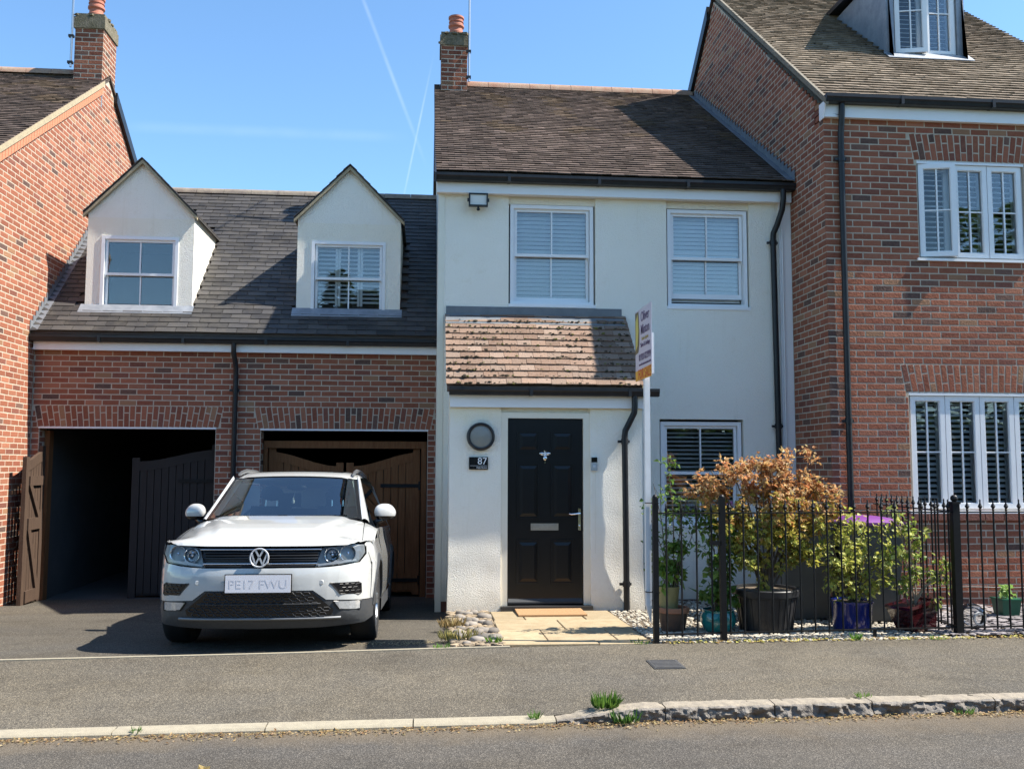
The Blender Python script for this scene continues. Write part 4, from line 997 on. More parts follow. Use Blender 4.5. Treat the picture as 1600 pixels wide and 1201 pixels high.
for sg in (1, -1):
    w = mk('front_wing', surf(wing_poly(sg), BS, .05), paint, car, smooth='all')
    arch_ = [(.90+.385*math.cos(t), .345+.385*math.sin(t)) for t in [math.pi*k/14 for k in range(15)]]
    arch2 = [(3.58+.385*math.cos(t), .345+.385*math.sin(t)) for t in [math.pi*k/14 for k in range(15)]]
    pts = [(.40,.42),(.43,.70),(.36,.80),(.34,.87),(.45,.905),(.6,.895),(1.25,.905),(1.28,.99),(4.25,.99),(4.42,.60),(4.4,.40),(3.99,.32)] + [p for p in arch2 if p[1] > .36] + [(3.17,.30),(1.31,.30)] + [p for p in arch_ if p[1] > .36] + [(.49,.40)]
    mk('side_panel', surf(pts, lambda s, z: (sg*SW_(s, z), s, z), .09), paint, car, smooth='all')
    # wheel-arch lips, sill cladding
    mb = MB()
    for cxx in (.90, 3.58):
        for k in range(14):
            t0, t1 = math.pi*k/14, math.pi*(k+1)/14
            P = []
            for t in (t0, t1):
                for rr, o in ((.372, -.03), (.372, .012), (.43, .012), (.43, -.004)):
                    s, z = cxx+rr*math.cos(t), .345+rr*math.sin(t); P.append((sg*(SW_(min(s, 4.3), max(z, .3))+o), s, z))
            mb.add(P, [(0,1,5,4),(1,2,6,5),(2,3,7,6)])
    mb.add([(sg*.93,1.3,.34),(sg*.94,3.2,.34),(sg*.94,3.2,.22),(sg*.93,1.3,.22),(sg*.80,1.3,.20),(sg*.80,3.2,.20)], [(0,1,2,3),(3,2,5,4)])
    mk('arch_cladding', mb, clad, car, smooth=True)
    # greenhouse side: glass with white pillar edge
    GS = lambda s, t: (sg*lerp(.862, .635, t**.92), s, lerp(.985, 1.50, t))
    mk('side_glass', surf([(1.38,.0),(1.92,.93),(3.55,.93),(4.1,.45),(4.1,.0)], GS, .12), car_glass, car, smooth='all')
    mk('window_line', MB().tube([GS(1.3, 0), GS(4.2, 0)], .008, 6), silver, car, smooth=True)
    rail = [(sg*.585, 1.98, 1.535), (sg*.585, 2.12, 1.565), (sg*.585, 2.35, 1.592), (sg*.585, 2.9, 1.605), (sg*.585, 3.6, 1.585), (sg*.585, 3.75, 1.555)]
    mk('roof_rail', MB().tube(rail, [.014,.02,.02,.02,.02,.014], 8), silver, car, smooth=True)
# windscreen, pillars, roof
def WS(u, t): 
    hw = lerp(.735, .625, t); return (u*hw, lerp(1.06, 1.80, t)+lerp(.20,.13,t)*abs(u)**2.3, lerp(1.10, 1.512, t)-.022*abs(u)**2.2)
mb = MB(); mb.grid(lambda u, v: WS(lerp(-.95, .95, u), lerp(.03, .965, v)), 24, 12); mk('windscreen', mb, car_glass, car, smooth='all')
mb = MB()
for (a, b, c, d) in ((-1,1,0,.03),(-1,1,.965,1.0),(-1,-.95,.03,.965),(.95,1,.03,.965)):
    mb.grid(lambda u, v: WS(lerp(a, b, u), lerp(c, d, v)), 16 if b-a > 1 else 1, 12 if d-c > .5 else 1)
mk('screen_surround', mb, blk, car, smooth='all')
for sg in (1, -1):
    mb = MB()
    def AP(u, v):
        p = Vector(WS(sg*1.0, v)); q = Vector((sg*lerp(.80, .652, v), lerp(1.36, 2.0, v), lerp(1.045, 1.508, v))); e = p.lerp(q, u); return (e.x, e.y-.02*math.sin(u*math.pi), e.z+.022*math.sin(u*math.pi))
    mb.grid(AP, 6, 14); mk('pillar', mb, paint, car, smooth='all')
ZR_ = [(1.78,1.512),(1.9,1.545),(2.1,1.575),(2.5,1.598),(3.0,1.60),(3.6,1.58),(4.0,1.545),(4.35,1.49)]
def RF(u, v):
    s = lerp(1.79, 4.35, v); x = u*lerp(.632, .655, min(1, v*3)); a = abs(u); s2 = s+lerp(.13,.0,min(1,v*2.5))*a**2.3
    return (x, s2, interp(ZR_, s) - .02*a**2.2 - .045*max(0, a-.72)/.28*(max(0, a-.72)/.28))
mb = MB(); mb.grid(lambda u, v: RF(lerp(-1, 1, u), v), 24, 26); mk('roof', mb, paint, car, smooth='all')
mb = MB(); mb.grid(lambda u, v: tuple(Vector(RF(lerp(-.72,.72,u), lerp(.12,.7,v)))+Vector((0,0,.004))), 12, 14); mk('glass_roof', mb, blk, car, smooth='all')
mk('tail', MB().add([(-.86,4.40,.35),(.86,4.40,.35),(.86,4.45,.95),(-.86,4.45,.95),(-.64,4.3,1.49),(.64,4.3,1.49)], [(0,1,2,3),(3,2,5,4)]), paint, car)
mk('underbody', MB().box(-.80,.80,.35,4.35,.20,.62).box(-.62,.62,.16,.40,.24,.80).box(-.70,.70,.3,1.2,.6,.86), pmat('underbody', (.006,.006,.006), .9), car)
# front end
bump_h = [(0,.684),(.445,.684),(.56,.690),(.66,.699),(.80,.722),(.850,.79),(.845,.868),(.872,.885),(.90,.84),(.918,.70),(.918,.60),(.905,.408),(.60,.422),(.54,.425),(.435,.503),(0,.503)]
mk('front_bumper', surf(mir(bump_h), FS, .045), paint, car, smooth='all')
mb = MB(); mb.grid(lambda u, v: FS(lerp(-.60,.60,u), lerp(.598,.612,v), .006*math.sin(v*math.pi)), 30, 3)
clad_h = [(0,.500),(.432,.500),(.537,.421),(.905,.404),(.90,.25),(.84,.215),(.5,.195),(0,.19)]
mk('lower_bumper', surf(mir(clad_h), lambda x, z: FS(x, z, -.004), .05), clad, car, smooth='all')
mk('lower_grille', surf(mir([(0,.492),(.42,.492),(.60,.345),(.585,.30),(0,.295)]), lambda x, z: FS(x, z, .0015), .06), blk, car)
mb = MB()
for r in range(5):
    for i in range(-9, 10):
        z = .475-.042*r; x = (i+.5*(r % 2))*.064
        if abs(x) > interp([(.29,.56),(.345,.57),(.49,.38)], z) or .393 < z < .405: continue
        P = [FS(x+dx, z+dz, .006) for dx, dz in ((-.03,0),(-.018,.014),(.018,.014),(.03,0),(.018,-.014),(-.018,-.014))]
        mb.tube(P+[P[0]], .0042, 5, False)
mk('honeycomb', mb, mesh_b, car)
mb = MB(); mb.grid(lambda u, v: FS(lerp(-.50,.50,u), lerp(.388,.400,v), .014*math.sin(v*math.pi)+.004), 24, 3); mk('grille_bar', mb, clad, car)
mb = MB(); mb.grid(lambda u, v: FS(lerp(-.66,.66,u), lerp(.262,.286,v), .012*math.sin(v*math.pi)+.003), 30, 4); mk('skid_strip', mb, pmat('skid_grey', (.20,.205,.21), .4, metal=.3), car, smooth='all')
mk('upper_grille', surf(mir([(0,.852),(.492,.852),(.445,.688),(0,.688)]), lambda x, z: FS(x, z, -.03), .08), blk, car)
mb = MB()
for (z0, z1, hw0, o) in ((.83,.842,.495,.004),(.714,.726,.462,.006)): mb.grid(lambda u, v: FS(lerp(-hw0,hw0,u), lerp(z0,z1,v), o+.008*math.sin(v*math.pi)), 30, 3)
mk('chrome_bar', mb, chrome, car, smooth='all')
mb = MB()
for z in (.807,.785,.762,.744,.700): mb.grid(lambda u, v: FS(lerp(-.47,.47,u), z+lerp(-.006,.006,v), -.012+.01*math.sin(v*math.pi)), 26, 2)
mk('grille_slat', mb, mesh_b, car, smooth='all')
# round badge: ring with a V over a W
mb = MB(); E0 = (0, -.005, .77)
def badge(mb, pts, w):
    for p, q in zip(pts, pts[1:]): mb.bar((p[0], E0[1]-.012, E0[2]+p[1]), (q[0], E0[1]-.012, E0[2]+q[1]), .010, w, up=(0,1,0))
mb.lathe([(.066,.0),(.066,-.012),(.070,-.017),(.077,-.017),(.080,-.012),(.080,0)], (0, E0[1], E0[2]), 40, ax=1)
def bstroke(mb, p, q, w):
    p, q = Vector((p[0],0,p[1])), Vector((q[0],0,q[1])); d = (q-p).normalized(); n_ = Vector((-d.z,0,d.x))*w/2
    b = Vector((0, E0[1]-.015, E0[2])); mb.prism([b+p-n_, b+q-n_, b+q+n_, b+p+n_], (0,.014,0))
for sg in (1,-1):
    bstroke(mb, (sg*.031,.062), (sg*.003,.008), .013)
    bstroke(mb, (sg*.060,.030), (sg*.030,-.056), .013); bstroke(mb, (sg*.030,-.056), (sg*.002,.000), .013)
mk('badge', mb, pmat('badge_silver', (.80,.81,.84), .25, metal=.55), car, smooth=True)
mk('badge_plate', MB().lathe([(0,-.004),(.072,-.004),(.072,.02),(0,.02)], (0, E0[1]+.002, E0[2]), 32, ax=1), blk, car)
# number plate (its characters are faint in the photograph)
plate = mk('number_plate', MB().box(-.262,.262,-.030,-.014,.492,.632), pmat('plate_white', (.72,.70,.72), .4), car)
mk('plate_surround', MB().box(-.270,.270,-.022,.0,.484,.640), blk, plate)
ptxt = textmesh('PE17 FWU', .098, pmat('plate_grey', (.63,.61,.63), .5), depth=.0002)
o = place('lettering', ptxt, plate, (0, -.0308, .556), (R(90), 0, 0)); o.scale = (1.08, 1, 1)
for sg in (1, -1):
    out = [(.752,.875),(.63,.860),(.498,.846),(.448,.690),(.60,.702),(.79,.727),(.838,.80),(.828,.868)]
    P = [(sg*x, z) for x, z in out]
    hl = empty('headlight', (sg*.65, .15, .69), car)
    mk('housing', surf(P, lambda x, z: FS(x, z, -.075*sstep(.86, .6, abs(x))), .05), pmat('lamp_dark%d' % sg, (.30,.30,.29), .3, col2=(.46,.46,.44), vscale=22), hl, smooth='all')
    n_ = len(P); mb = MB(); A = [FS(x, z, -.075*sstep(.86, .6, abs(x))) for x, z in P]; B = [FS(x, z, -.0) for x, z in P]
    mb.add(A+B, [(i, (i+1) % n_, n_+(i+1) % n_, n_+i) for i in range(n_)]); mk('bezel', mb, silver, hl)
    mb = MB()
    for (x, z, r) in ((.575,.785,.056),(.70,.797,.060)):
        c = FS(x, z, -.035); mb.lathe([(r,-.0),(r*.96,.012),(r*.8,.03),(r*.45,.04),(0,.042)], (sg*c[0], c[1], c[2]), 18, ax=1); mb.ball((sg*c[0], c[1]+.02, c[2]), .014, 8)
        mb.lathe([(r,0),(r*1.12,-.006),(r*1.12,.02)], (sg*c[0], c[1], c[2]), 18, ax=1)
    mk('reflector', mb, refl, hl, smooth=True)
    mk('light_strip', surf([(sg*x, z) for x, z in ((.456,.712),(.455,.697),(.60,.709),(.78,.735),(.785,.752),(.64,.738),(.61,.745),(.58,.728))], lambda x, z: FS(x, z, -.02), .05), pmat('drl%d' % sg, (.62,.63,.65), .25), hl)
    mk('side_marker', surf([(sg*x, z) for x, z in ((.78,.865),(.815,.862),(.825,.80),(.785,.735),(.765,.738),(.80,.80))], lambda x, z: FS(x, z, -.025), .04), amber if sg < 0 else silver, hl)
    mk('lens', surf(P, lambda x, z: FS(x, z, .002), .05), lens, hl, smooth='all')
    # air curtain vent, fog lamp, parking sensor
    v = [(.572,.560),(.79,.562),(.815,.545),(.818,.468),(.80,.460),(.655,.468)]
    vt = mk('bumper_vent', surf([(sg*x, z) for x, z in v], lambda x, z: FS(x, z, .002), .04), blk, car)
    mb = MB()
    for r in range(3):
        for i in range(4):
            z = .538-.028*r; x = .66+.045*i+.022*(r % 2)
            if x > .80 or x < .60+.0*r: continue
            Q = [FS(sg*(x+dx), z+dz, .006) for dx, dz in ((-.02,0),(-.012,.01),(.012,.01),(.02,0))]; mb.tube(Q, .0035, 5, False)
    Q = [FS(sg*x, z, .004) for x, z in v]; mb.tube(Q+[Q[0]], .0045, 5, False)
    mk('vent_mesh', mb, mesh_b, vt)
    f = [(.60,.408),(.815,.405),(.81,.335),(.645,.345)]
    fl = mk('fog_lamp', surf([(sg*x, z) for x, z in f], lambda x, z: FS(x, z, .003), .04), pmat('fog_glass%d' % sg, (.40,.41,.42), .12, metal=.5, col2=(.62,.63,.64), vscale=45), car)
    mb = MB(); Q = [FS(sg*x, z, .005) for x, z in f]; mb.tube(Q+[Q[0]], .006, 5, False); mk('lamp_rim', mb, blk, fl)
    c = FS(sg*.50, .567, .0); mk('parking_sensor', MB().lathe([(.0,-.003),(.017,-.003),(.019,.0),(.021,.002)], c, 18, ax=1), paint, car, smooth=True)
    # door mirror
    mm = empty('door_mirror', (sg*.90, 1.66, 1.07), car)
    def MR(a, b, lo, hi):
        th = lerp(-math.pi, math.pi, a); ph = lerp(lo, hi, b)*math.pi/2
        c_, s_ = math.cos(ph), math.sin(ph); r_ = abs(c_)**.75
        x = .108*r_*math.copysign(abs(math.cos(th))**.7, math.cos(th)); y = .075*r_*math.copysign(abs(math.sin(th))**.8, math.sin(th)); z = .082*math.copysign(abs(s_)**.85, s_)
        x2 = x*(1-.25*max(0, z/.08)*(1 if x > 0 else .2))
        return (sg*(.935+x2), 1.66+y+.04*(x/.11), 1.152+z)
    mb = MB(); mb.grid(lambda u, v: MR(u, v, -.30, 1.0), 28, 10); mk('mirror_cap', mb, paint, mm, smooth='all')
    mb = MB(); mb.grid(lambda u, v: MR(u, v, -1.0, -.30), 28, 6); mb.tube([(sg*.84,1.62,1.03),(sg*.87,1.63,1.06),(sg*.92,1.655,1.10)], [.04,.03,.035], 8); mk('mirror_foot', mb, blk, mm, smooth='all')
# wheels
wheel0 = None
def make_wheel():
    w = empty('wheel', (0,0,0), car)
    mb = MB(); mb.lathe([(.235,-.10),(.29,-.112),(.33,-.112),(.343,-.095),(.347,-.05),(.347,.05),(.343,.095),(.33,.112),(.29,.112),(.235,.10)], (0,0,0), 48, ax=0); mk('tyre', mb, tyre_m, w, smooth=True)
    mb = MB(); mb.lathe([(.238,-.10),(.238,.10),(.225,.10),(.205,.06),(.205,-.10)], (0,0,0), 40, ax=0)
    for k in range(5):
        for d in (-.13,.13):
            t = 2*math.pi*k/5+d; mb.bar((.075, math.cos(t-d*.6)*.05, math.sin(t-d*.6)*.05), (.09, math.cos(t)*.225, math.sin(t)*.225), .036, .03, up=(1,0,0))
    mb.lathe([(0,.09),(.05,.09),(.065,.075),(.065,.02)], (0,0,0), 20, ax=0); mk('rim', mb, alloy, w, smooth=True)
    mk('brake_disc', MB().lathe([(.0,.01),(.16,.01),(.16,-.015),(0,-.015)], (0,0,0), 28, ax=0), steel, w, smooth=True)
    return w
def copy_tree(o, parent):
    c = o.copy(); COL.objects.link(c); c.parent = parent; WORG[c.name] = WORG[o.name]
    for ch in list(o.children): copy_tree(ch, c)
    return c
wheel0 = make_wheel()
for i, (x, s, flip) in enumerate(((.805,.90,0),(-.805,.90,1),(.805,3.58,0),(-.805,3.58,1))):
    w = wheel0 if i == 0 else copy_tree(wheel0, car)
    w.location = (x, s, .345); w.rotation_euler = (R(17*i), 0, math.pi if flip else 0)
# cabin
mb = MB(); mb.grid(lambda u, v: (lerp(-.70,.70,u), lerp(1.14,1.75,v)+.1*abs(lerp(-1,1,u))**2, 1.075+.03*math.sin(v*3)-.0*u), 12, 8); mb.box(-.70,.70,1.68,1.78,.75,1.09); mk('dashboard', mb, trim_in, car, smooth=True)
mb = MB(); Tn = 28; c0 = Vector((-.36,1.95,1.03)); ux, uy = Vector((1,0,0)), Vector((0,.38,.92))
mb.tube([c0+ux*.185*math.cos(2*math.pi*k/Tn)+uy*.185*math.sin(2*math.pi*k/Tn) for k in range(Tn+1)], .016, 8, False); mb.bar(c0-ux*.17, c0+ux*.17, .05, .03); mb.ball(c0, .06, 8)
mk('steering_wheel', mb, trim_in, car, smooth=True)
for sx in (-.36,.36):
    st = empty('seat', (sx, 2.4, .6), car)
    def SB(u, v): 
        a = lerp(-1,1,u); hw = lerp(.25,.21,v); return (sx+a*hw, 2.45+.18*v-.05*abs(a)**2*(1-v*.3), lerp(.6,1.22,v))
    mb = MB(); mb.grid(SB, 10, 8); mb.grid(lambda u, v: (SB(1-u, v)[0], SB(u, v)[1]+.12, SB(u, v)[2]), 10, 8); mk('seat_back', mb, seat_m, st, smooth='all')
    mb = MB(); mb.ball((sx, 2.66, 1.36), .1, 12, (1.25,.55,.85)); mk('headrest', mb, seat_m, st, smooth='all')
    mk('headrest_post', MB().tube([(sx-.06,2.65,1.2),(sx-.06,2.66,1.3)], .006, 6).tube([(sx+.06,2.65,1.2),(sx+.06,2.66,1.3)], .006, 6), chrome, st)
mk('rear_bench', MB().box(-.65,.65,3.3,3.5,.6,1.2).box(-.4,-.15,3.36,3.46,1.22,1.38).box(.15,.4,3.36,3.46,1.22,1.38), seat_m, car)
mk('headlining', MB().box(-.56,.56,1.95,4.1,1.475,1.482), pale_in, car)
for sg in (1,-1): mk('door_lining', MB().add([(sg*.80,1.5,.7),(sg*.80,4.2,.7),(sg*.80,4.2,.98),(sg*.80,1.5,.98)], [(0,1,2,3)]), trim_in, car)
mk('pillar_lining', MB().hexa([(-.74,1.36,1.08),(-.655,1.33,1.08),(-.655,1.36,1.10),(-.74,1.40,1.10),(-.64,1.99,1.46),(-.55,1.95,1.47),(-.55,1.98,1.49),(-.64,2.02,1.49)]).hexa([(.69,1.31,1.10),(.735,1.34,1.10),(.735,1.36,1.12),(.69,1.33,1.12),(.575,1.93,1.49),(.625,1.97,1.48),(.625,1.99,1.50),(.575,1.95,1.50)]), pale_in, car)
mk('sun_visor', MB().hexa([(.05,1.90,1.475),(.52,1.98,1.455),(.52,2.08,1.46),(.05,2.0,1.48),(.05,1.90,1.482),(.52,1.98,1.462),(.52,2.08,1.468),(.05,2.0,1.487)]), pale_in, car)
mk('rear_view_mirror', MB().ball((.03,1.80,1.40), .05, 12, (2.0,.5,.65)), trim_in, car, smooth='all')
mb = MB(); mb.ball((.0,1.78,1.255), .016, 8, (1,1,1.5)); mb.ball((.0,1.78,1.285), .01, 8); mb.tube([(.0,1.78,1.29),(.02,1.80,1.37)], .002, 4); mk('hanging_charm', mb, pale_in, car, smooth=True)
mb = MB()
for (x0, x1) in ((-.62,.05),(.12,.60)): mb.bar((x0, 1.10+.12*x0*x0, 1.108), (x1, 1.09+.12*x1*x1, 1.112), .014, .014)
mk('wiper', mb, blk, car); mk('scuttle', MB().grid(lambda u, v: (lerp(-.72,.72,u), lerp(1.05,1.16,v)+.18*abs(lerp(-1,1,u))**2.3, 1.083), 16, 1), blk, car)
mb = MB()
for sg in (1, -1):
    mb.tube([tuple(Vector(BS(sg*(interp(bx_edge, q)+.003), q))+Vector((0,0,-.001))) for q in (.30,.42,.55,.7,.85,1.0,1.12)], .0035, 5)
    mb.tube([FS(sg*x, z, .001) for x, z in ((.86,.80),(.885,.72),(.912,.66))], .003, 5)
    mb.tube([(sg*(SW_(1.42, z)+.0005), 1.42, z) for z in (.36,.5,.65,.8,.95)], .003, 5)
    mb.tube([(sg*(SW_(2.5, z)+.0005), 2.5, z) for z in (.36,.5,.65,.8,.95)], .003, 5)
mk('shut_line', mb, blk, car)
sl = math.atan(.055); car.rotation_euler = (-sl, 0, R(-.4)); car.location = (CX, CY0, zdrive(CY0)+.002)
WORG[car.name] = Vector((CX, CY0, 0))

# ------------------------------------------------------------------ path, stones and gravel
path = tag(empty('path', (1.3, 9.2, .03)), kind='structure')
rows = [(8.09, 8.285, [.66, 1.50, 1.97]), (8.295, 8.93, [.665, 1.08, 1.70, 1.975]), (8.94, 9.56, [.685, 1.33, 1.985]), (9.57, 10.24, [.70, 1.02, 1.64, 1.99])]
for (y0, y1, xsplit) in rows:
    for a, b in zip(xsplit, xsplit[1:]):
        t = rnd.uniform(.008, .016); z = lambda y: zgard(y)+t
        e = .006; q0, q1 = a+.004, b-.004
        mb = MB(); mb.hexa([(q0,y0,-.05),(q1,y0,-.05),(q1,y1,-.05),(q0,y1,-.05),(q0,y0,z(y0)-e),(q1,y0,z(y0)-e),(q1,y1,z(y1)-e),(q0,y1,z(y1)-e)])
        mb.f.pop(1); mb.c.pop(1); mb.add([(q0,y0,z(y0)-e),(q1,y0,z(y0)-e),(q1,y1,z(y1)-e),(q0,y1,z(y1)-e),(q0+e,y0+e,z(y0)),(q1-e,y0+e,z(y0)),(q1-e,y1-e,z(y1)),(q0+e,y1-e,z(y1))], [(4,5,6,7),(0,1,5,4),(1,2,6,5),(2,3,7,6),(3,0,4,7)])
        o = mk('paving_slab', mb, slab_m, path); k = rnd.uniform(.84, 1.14); o.color = (.34*k, .268*k, .165*k, 1)
mat_o = mk('doormat', MB().box(.97, 1.69, 9.80, 10.23, zgard(10)+.018, zgard(10)+.034), coir); tag(mat_o, 'flat tan coir doormat lying on the slabs before the black door', 'doormat')
bed = tag(empty('cobble_bed', (.45, 9.1, .05)), kind='structure')
def rock(mb, c, r, sq, col, n=9): mb.ball(c, r, n, sq, .16, col)
for i in range(46):
    y = 8.15+2.05*rnd.random(); x = rnd.uniform(.30, .63); r = rnd.uniform(.022, .06); k = rnd.uniform(.5, 1.25)
    mb = MB(); rock(mb, (x, y, zgard(y)+r*.35), r, (rnd.uniform(.9,1.7), rnd.uniform(.8,1.2), .65), (.22*k,.19*k,.16*k)); mk('stone', mb, stone_a, bed, smooth='all')
mb = MB()
for i in range(1100):
    y = rnd.uniform(8.08, 10.28); x = rnd.uniform(.24, .67); r = rnd.uniform(.008, .03); k = rnd.uniform(.6, 1.5)
    rock(mb, (x, y, zgard(y)+r*.3), r, (1.3, 1, .6), (.22*k,.165*k,.105*k), 6)
o = mk('small_stones', mb, stone_a, bed); o['kind'] = 'stuff'
mb = MB()
for i in range(7000):
    x = rnd.uniform(2.0, 4.95); y = rnd.uniform(8.13, 11.1)
    if rnd.random() < .35: y = rnd.uniform(8.12, 9.0)
    if x < 2.42 and y > 10.3: continue
    r = rnd.uniform(.007, .018); k = rnd.uniform(.5, 1.05); mb.ball((x, y, zgard(y)+r*.25), r, 5, (1.3, 1, .7), .25, (.56*k,.50*k,.40*k))
tag(mk('white_gravel', mb, stone_a), 'loose white gravel around the plant pots behind the railings', 'gravel', kind='stuff')
mb = MB()
for i in range(2600):
    x = rnd.uniform(4.7, 8.3); y = rnd.uniform(8.2, 10.1); r = rnd.uniform(.015, .035); k = rnd.uniform(.5, 1.6)
    mb.ball((x, y, zgard(y)+.02+r*.2+max(0, y-9)*.02), r, 5, (1.5, 1.1, .35), .3, (.17*k,.15*k,.155*k) if rnd.random() < .8 else (.34,.30,.29))
tag(mk('slate_chippings', mb, stone_a), 'grey slate chippings below the brick house window', 'gravel', kind='stuff')

# ------------------------------------------------------------------ railings
F0, F1, F2, F3 = Vector((2.0, 8.105, 0)), Vector((2.616, 8.155, 0)), Vector((4.85, 8.27, 0)), Vector((8.4, 8.40, 0))
ZT, ZBR = 1.20, .158
BARM = meshdata('bar', MB().lathe([(.0085,0),(.0085,1.07)], (0,0,0), 8), iron, True)
FINM = meshdata('finial', MB().lathe([(.008,0),(.013,.012),(.008,.02),(.013,.03),(.021,.042),(.014,.056),(.006,.075),(.007,.10),(.0,.112)], (0,0,0), 10), iron, True)
SMALLF = meshdata('finial', MB().lathe([(.008,0),(.015,.02),(.008,.045),(.004,.075),(.0,.08)], (0,0,0), 10), iron, True)
def bars(t, A, B, n, fm, skip=()):
    for i in range(n):
        p = A.lerp(B, (i+.5)/n); b = place('bar', BARM, t, (p.x, p.y, ZBR-.02)); place('finial', fm, b, (p.x, p.y, ZT+.008))
def rails(t, A, B):
    for z in (ZT, ZBR): mk('rail', MB().bar((A.x,A.y,z), (B.x,B.y,z), .034, .011), iron, t)
def post(t, P, w, top, cap):
    mb = MB(); z0 = zgard(P.y)-.1; mb.box(P.x-w/2, P.x+w/2, P.y-w/2, P.y+w/2, z0, top)
    if cap == 'dome': mb.lathe([(w*.5,top),(w*.48,top+.012),(w*.3,top+.026),(0,top+.03)], (P.x,P.y,0), 12)
    else: mb.box(P.x-w*.62, P.x+w*.62, P.y-w*.62, P.y+w*.62, top, top+.02); mb.ball((P.x,P.y,top+.05), .034, 12)
    mk('post', mb, iron, t)
gate = thing('iron_gate', 'narrow black iron gate with low finials, beside the estate agent sign', 'gate', (2.3, 8.13, .08))
post(gate, F0, .047, 1.335, 'dome'); rails(gate, F0, F1); bars(gate, F0+Vector((.03,0,0)), F1-Vector((.03,0,0)), 4, SMALLF)
mk('latch', MB().box(2.50, 2.60, 8.13, 8.16, .92, .955), iron, gate)
fe = thing('iron_fence', 'black iron railings with spear finials in front of the potted plants', 'fence', (3.7, 8.2, .08))
post(fe, F1, .05, 1.335, 'dome'); rails(fe, F1, F2); bars(fe, F1, F2, 17, FINM)
mk('foot', MB().box(4.02, 4.045, 8.215, 8.24, 0, .16), iron, fe)
fn = thing('iron_fence', 'black iron railings with ball-topped corner post below the right house window', 'fence', (6.5, 8.3, .08))
post(fn, F2, .066, 1.275, 'ball'); rails(fn, F2, F3); bars(fn, F2+Vector((.06,0,0)), F3, 27, FINM)
FB = Vector((4.98, 10.08, 0)); rails(fn, F2, FB); bars(fn, F2+Vector((0,.12,0)), FB, 13, FINM)

# ------------------------------------------------------------------ estate agent sign
sg_ = thing('for_sale_sign', 'estate agent for sale board on a white post tied to the gate post', 'sign', (1.95, 8.15, .26))
SX, SY = 1.948, 8.16
mb = MB(); mb.box(SX-.024, SX+.024, SY-.024, SY+.024, .40, 2.52); mb.add([(SX-.024,SY-.024,.40),(SX+.024,SY-.024,.40),(SX+.024,SY+.024,.40),(SX-.024,SY+.024,.40),(SX+.018,SY-.01,.25),(SX+.022,SY-.01,.25),(SX+.022,SY+.01,.25),(SX+.018,SY+.01,.25)], [(0,1,5,4),(1,2,6,5),(2,3,7,6),(3,0,4,7),(4,5,6,7)])
mk('post', mb, pmat('white_wood', (.78,.78,.77), .6, col2=(.70,.70,.69), vscale=8), sg_)
bw = pmat('board_white', (.58,.54,.60), .45)
BY0, BY1, BZ0, BZ1 = 8.46, 7.845, 2.385, 3.03
board = mk('board', MB().box(SX-.030, SX-.025, BY1, BY0, BZ0, BZ1), bw, sg_)
mk('batten', MB().box(SX-.024, SX-.006, BY1+.004, BY1+.03, BZ0+.02, BZ1-.27), upvc, sg_)
fx = SX-.031
bp = lambda u, v: (fx, lerp(BY0, BY1, u), lerp(BZ1, BZ0, v))
mk('orange_band', MB().prism([bp(.0,.86), bp(1,.84), bp(1,1), bp(0,1)], (.0008,0,0)), pmat('orange', (.72,.26,.02), .5, col2=(.80,.42,.04), vscale=4), board)
mk('emblem', MB().prism([bp(.0,.02), bp(.22,.02), bp(.27,.3), bp(.26,.5), bp(.2,.60), bp(0,.62)], (.0006,0,0)), pmat('emblem_dark', (.12,.10,.04), .5), board)
mk('emblem', MB().prism([(fx-.0006, p[1], p[2]) for p in (bp(.03,.14), bp(.17,.05), bp(.22,.3), bp(.15,.5), bp(.03,.56))], (.0006,0,0)), pmat('emblem_yellow', (.60,.52,.12), .5), board)
purple = pmat('ink_purple', (.12,.08,.16), .5); red_i = pmat('ink_red', (.55,.06,.02), .5); gold_i = pmat('ink_gold', (.45,.33,.12), .5)
for (txt, u, v, s, m, sx) in (('Oliver', .63, .13, .125, purple, 1.0), ('Minton', .63, .31, .125, purple, .92), ('Estate Agents', .62, .435, .042, gold_i, 1.1), ('Sales & Lettings', .63, .52, .056, purple, 1.0), ('01920 822999', .60, .69, .085, purple, .92), ('www.olivermintonestates.co.uk', .60, .785, .032, purple, 1.1), ('FOR SALE', .58, .925, .125, red_i, .9)):
    p = bp(u, v); o = place('lettering', textmesh(txt, s, m, offset=.0006), board, (p[0]-.0009, p[1], p[2]), Matrix(((0,0,-1),(-1,0,0),(0,1,0)))); o.scale = (sx, 1, 1)
for z in (1.29, .52): mk('cable_tie', MB().tube([(SX-.03,SY-.03,z),(SX+.08,SY-.09,z),(SX+.085,SY-.02,z),(SX-.02,SY+.03,z),(SX-.03,SY-.03,z)], .004, 5), iron, sg_)

# ------------------------------------------------------------------ small fittings on the white house
wl_ = thing('wall_lamp', 'round black-rimmed bulkhead lamp on the porch wall above the house number', 'lamp', (.593, YP, 1.77))
yy = YP-.012
mk('rim', MB().lathe([(.122,-.058),(.135,-.062),(.150,-.05),(.156,-.02),(.156,.012),(.11,.012)], (.593, yy, 1.926), 40, ax=1), black_p, wl_, smooth=True)
mk('diffuser', MB().lathe([(0,-.064),(.05,-.061),(.09,-.055),(.124,-.046)], (.593, yy, 1.926), 36, ax=1), pmat('frosted', (.20,.21,.20), .3, col2=(.25,.245,.21), vscale=7), wl_, smooth=True)
hn = thing('house_number_plate', 'small black plate with white 87 on the porch wall', 'sign', (.57, YP, 1.568))
mk('plate', MB().box(.466, .674, YP-.022, YP-.008, 1.566, 1.702), pmat('plate_black', (.008,.008,.01), .2), hn)
wi = pmat('ink_white', (.8,.8,.8), .5)
place('lettering', textmesh('87', .105, wi, align='RIGHT'), hn, (.664, YP-.0232, 1.655), (R(90),0,0))
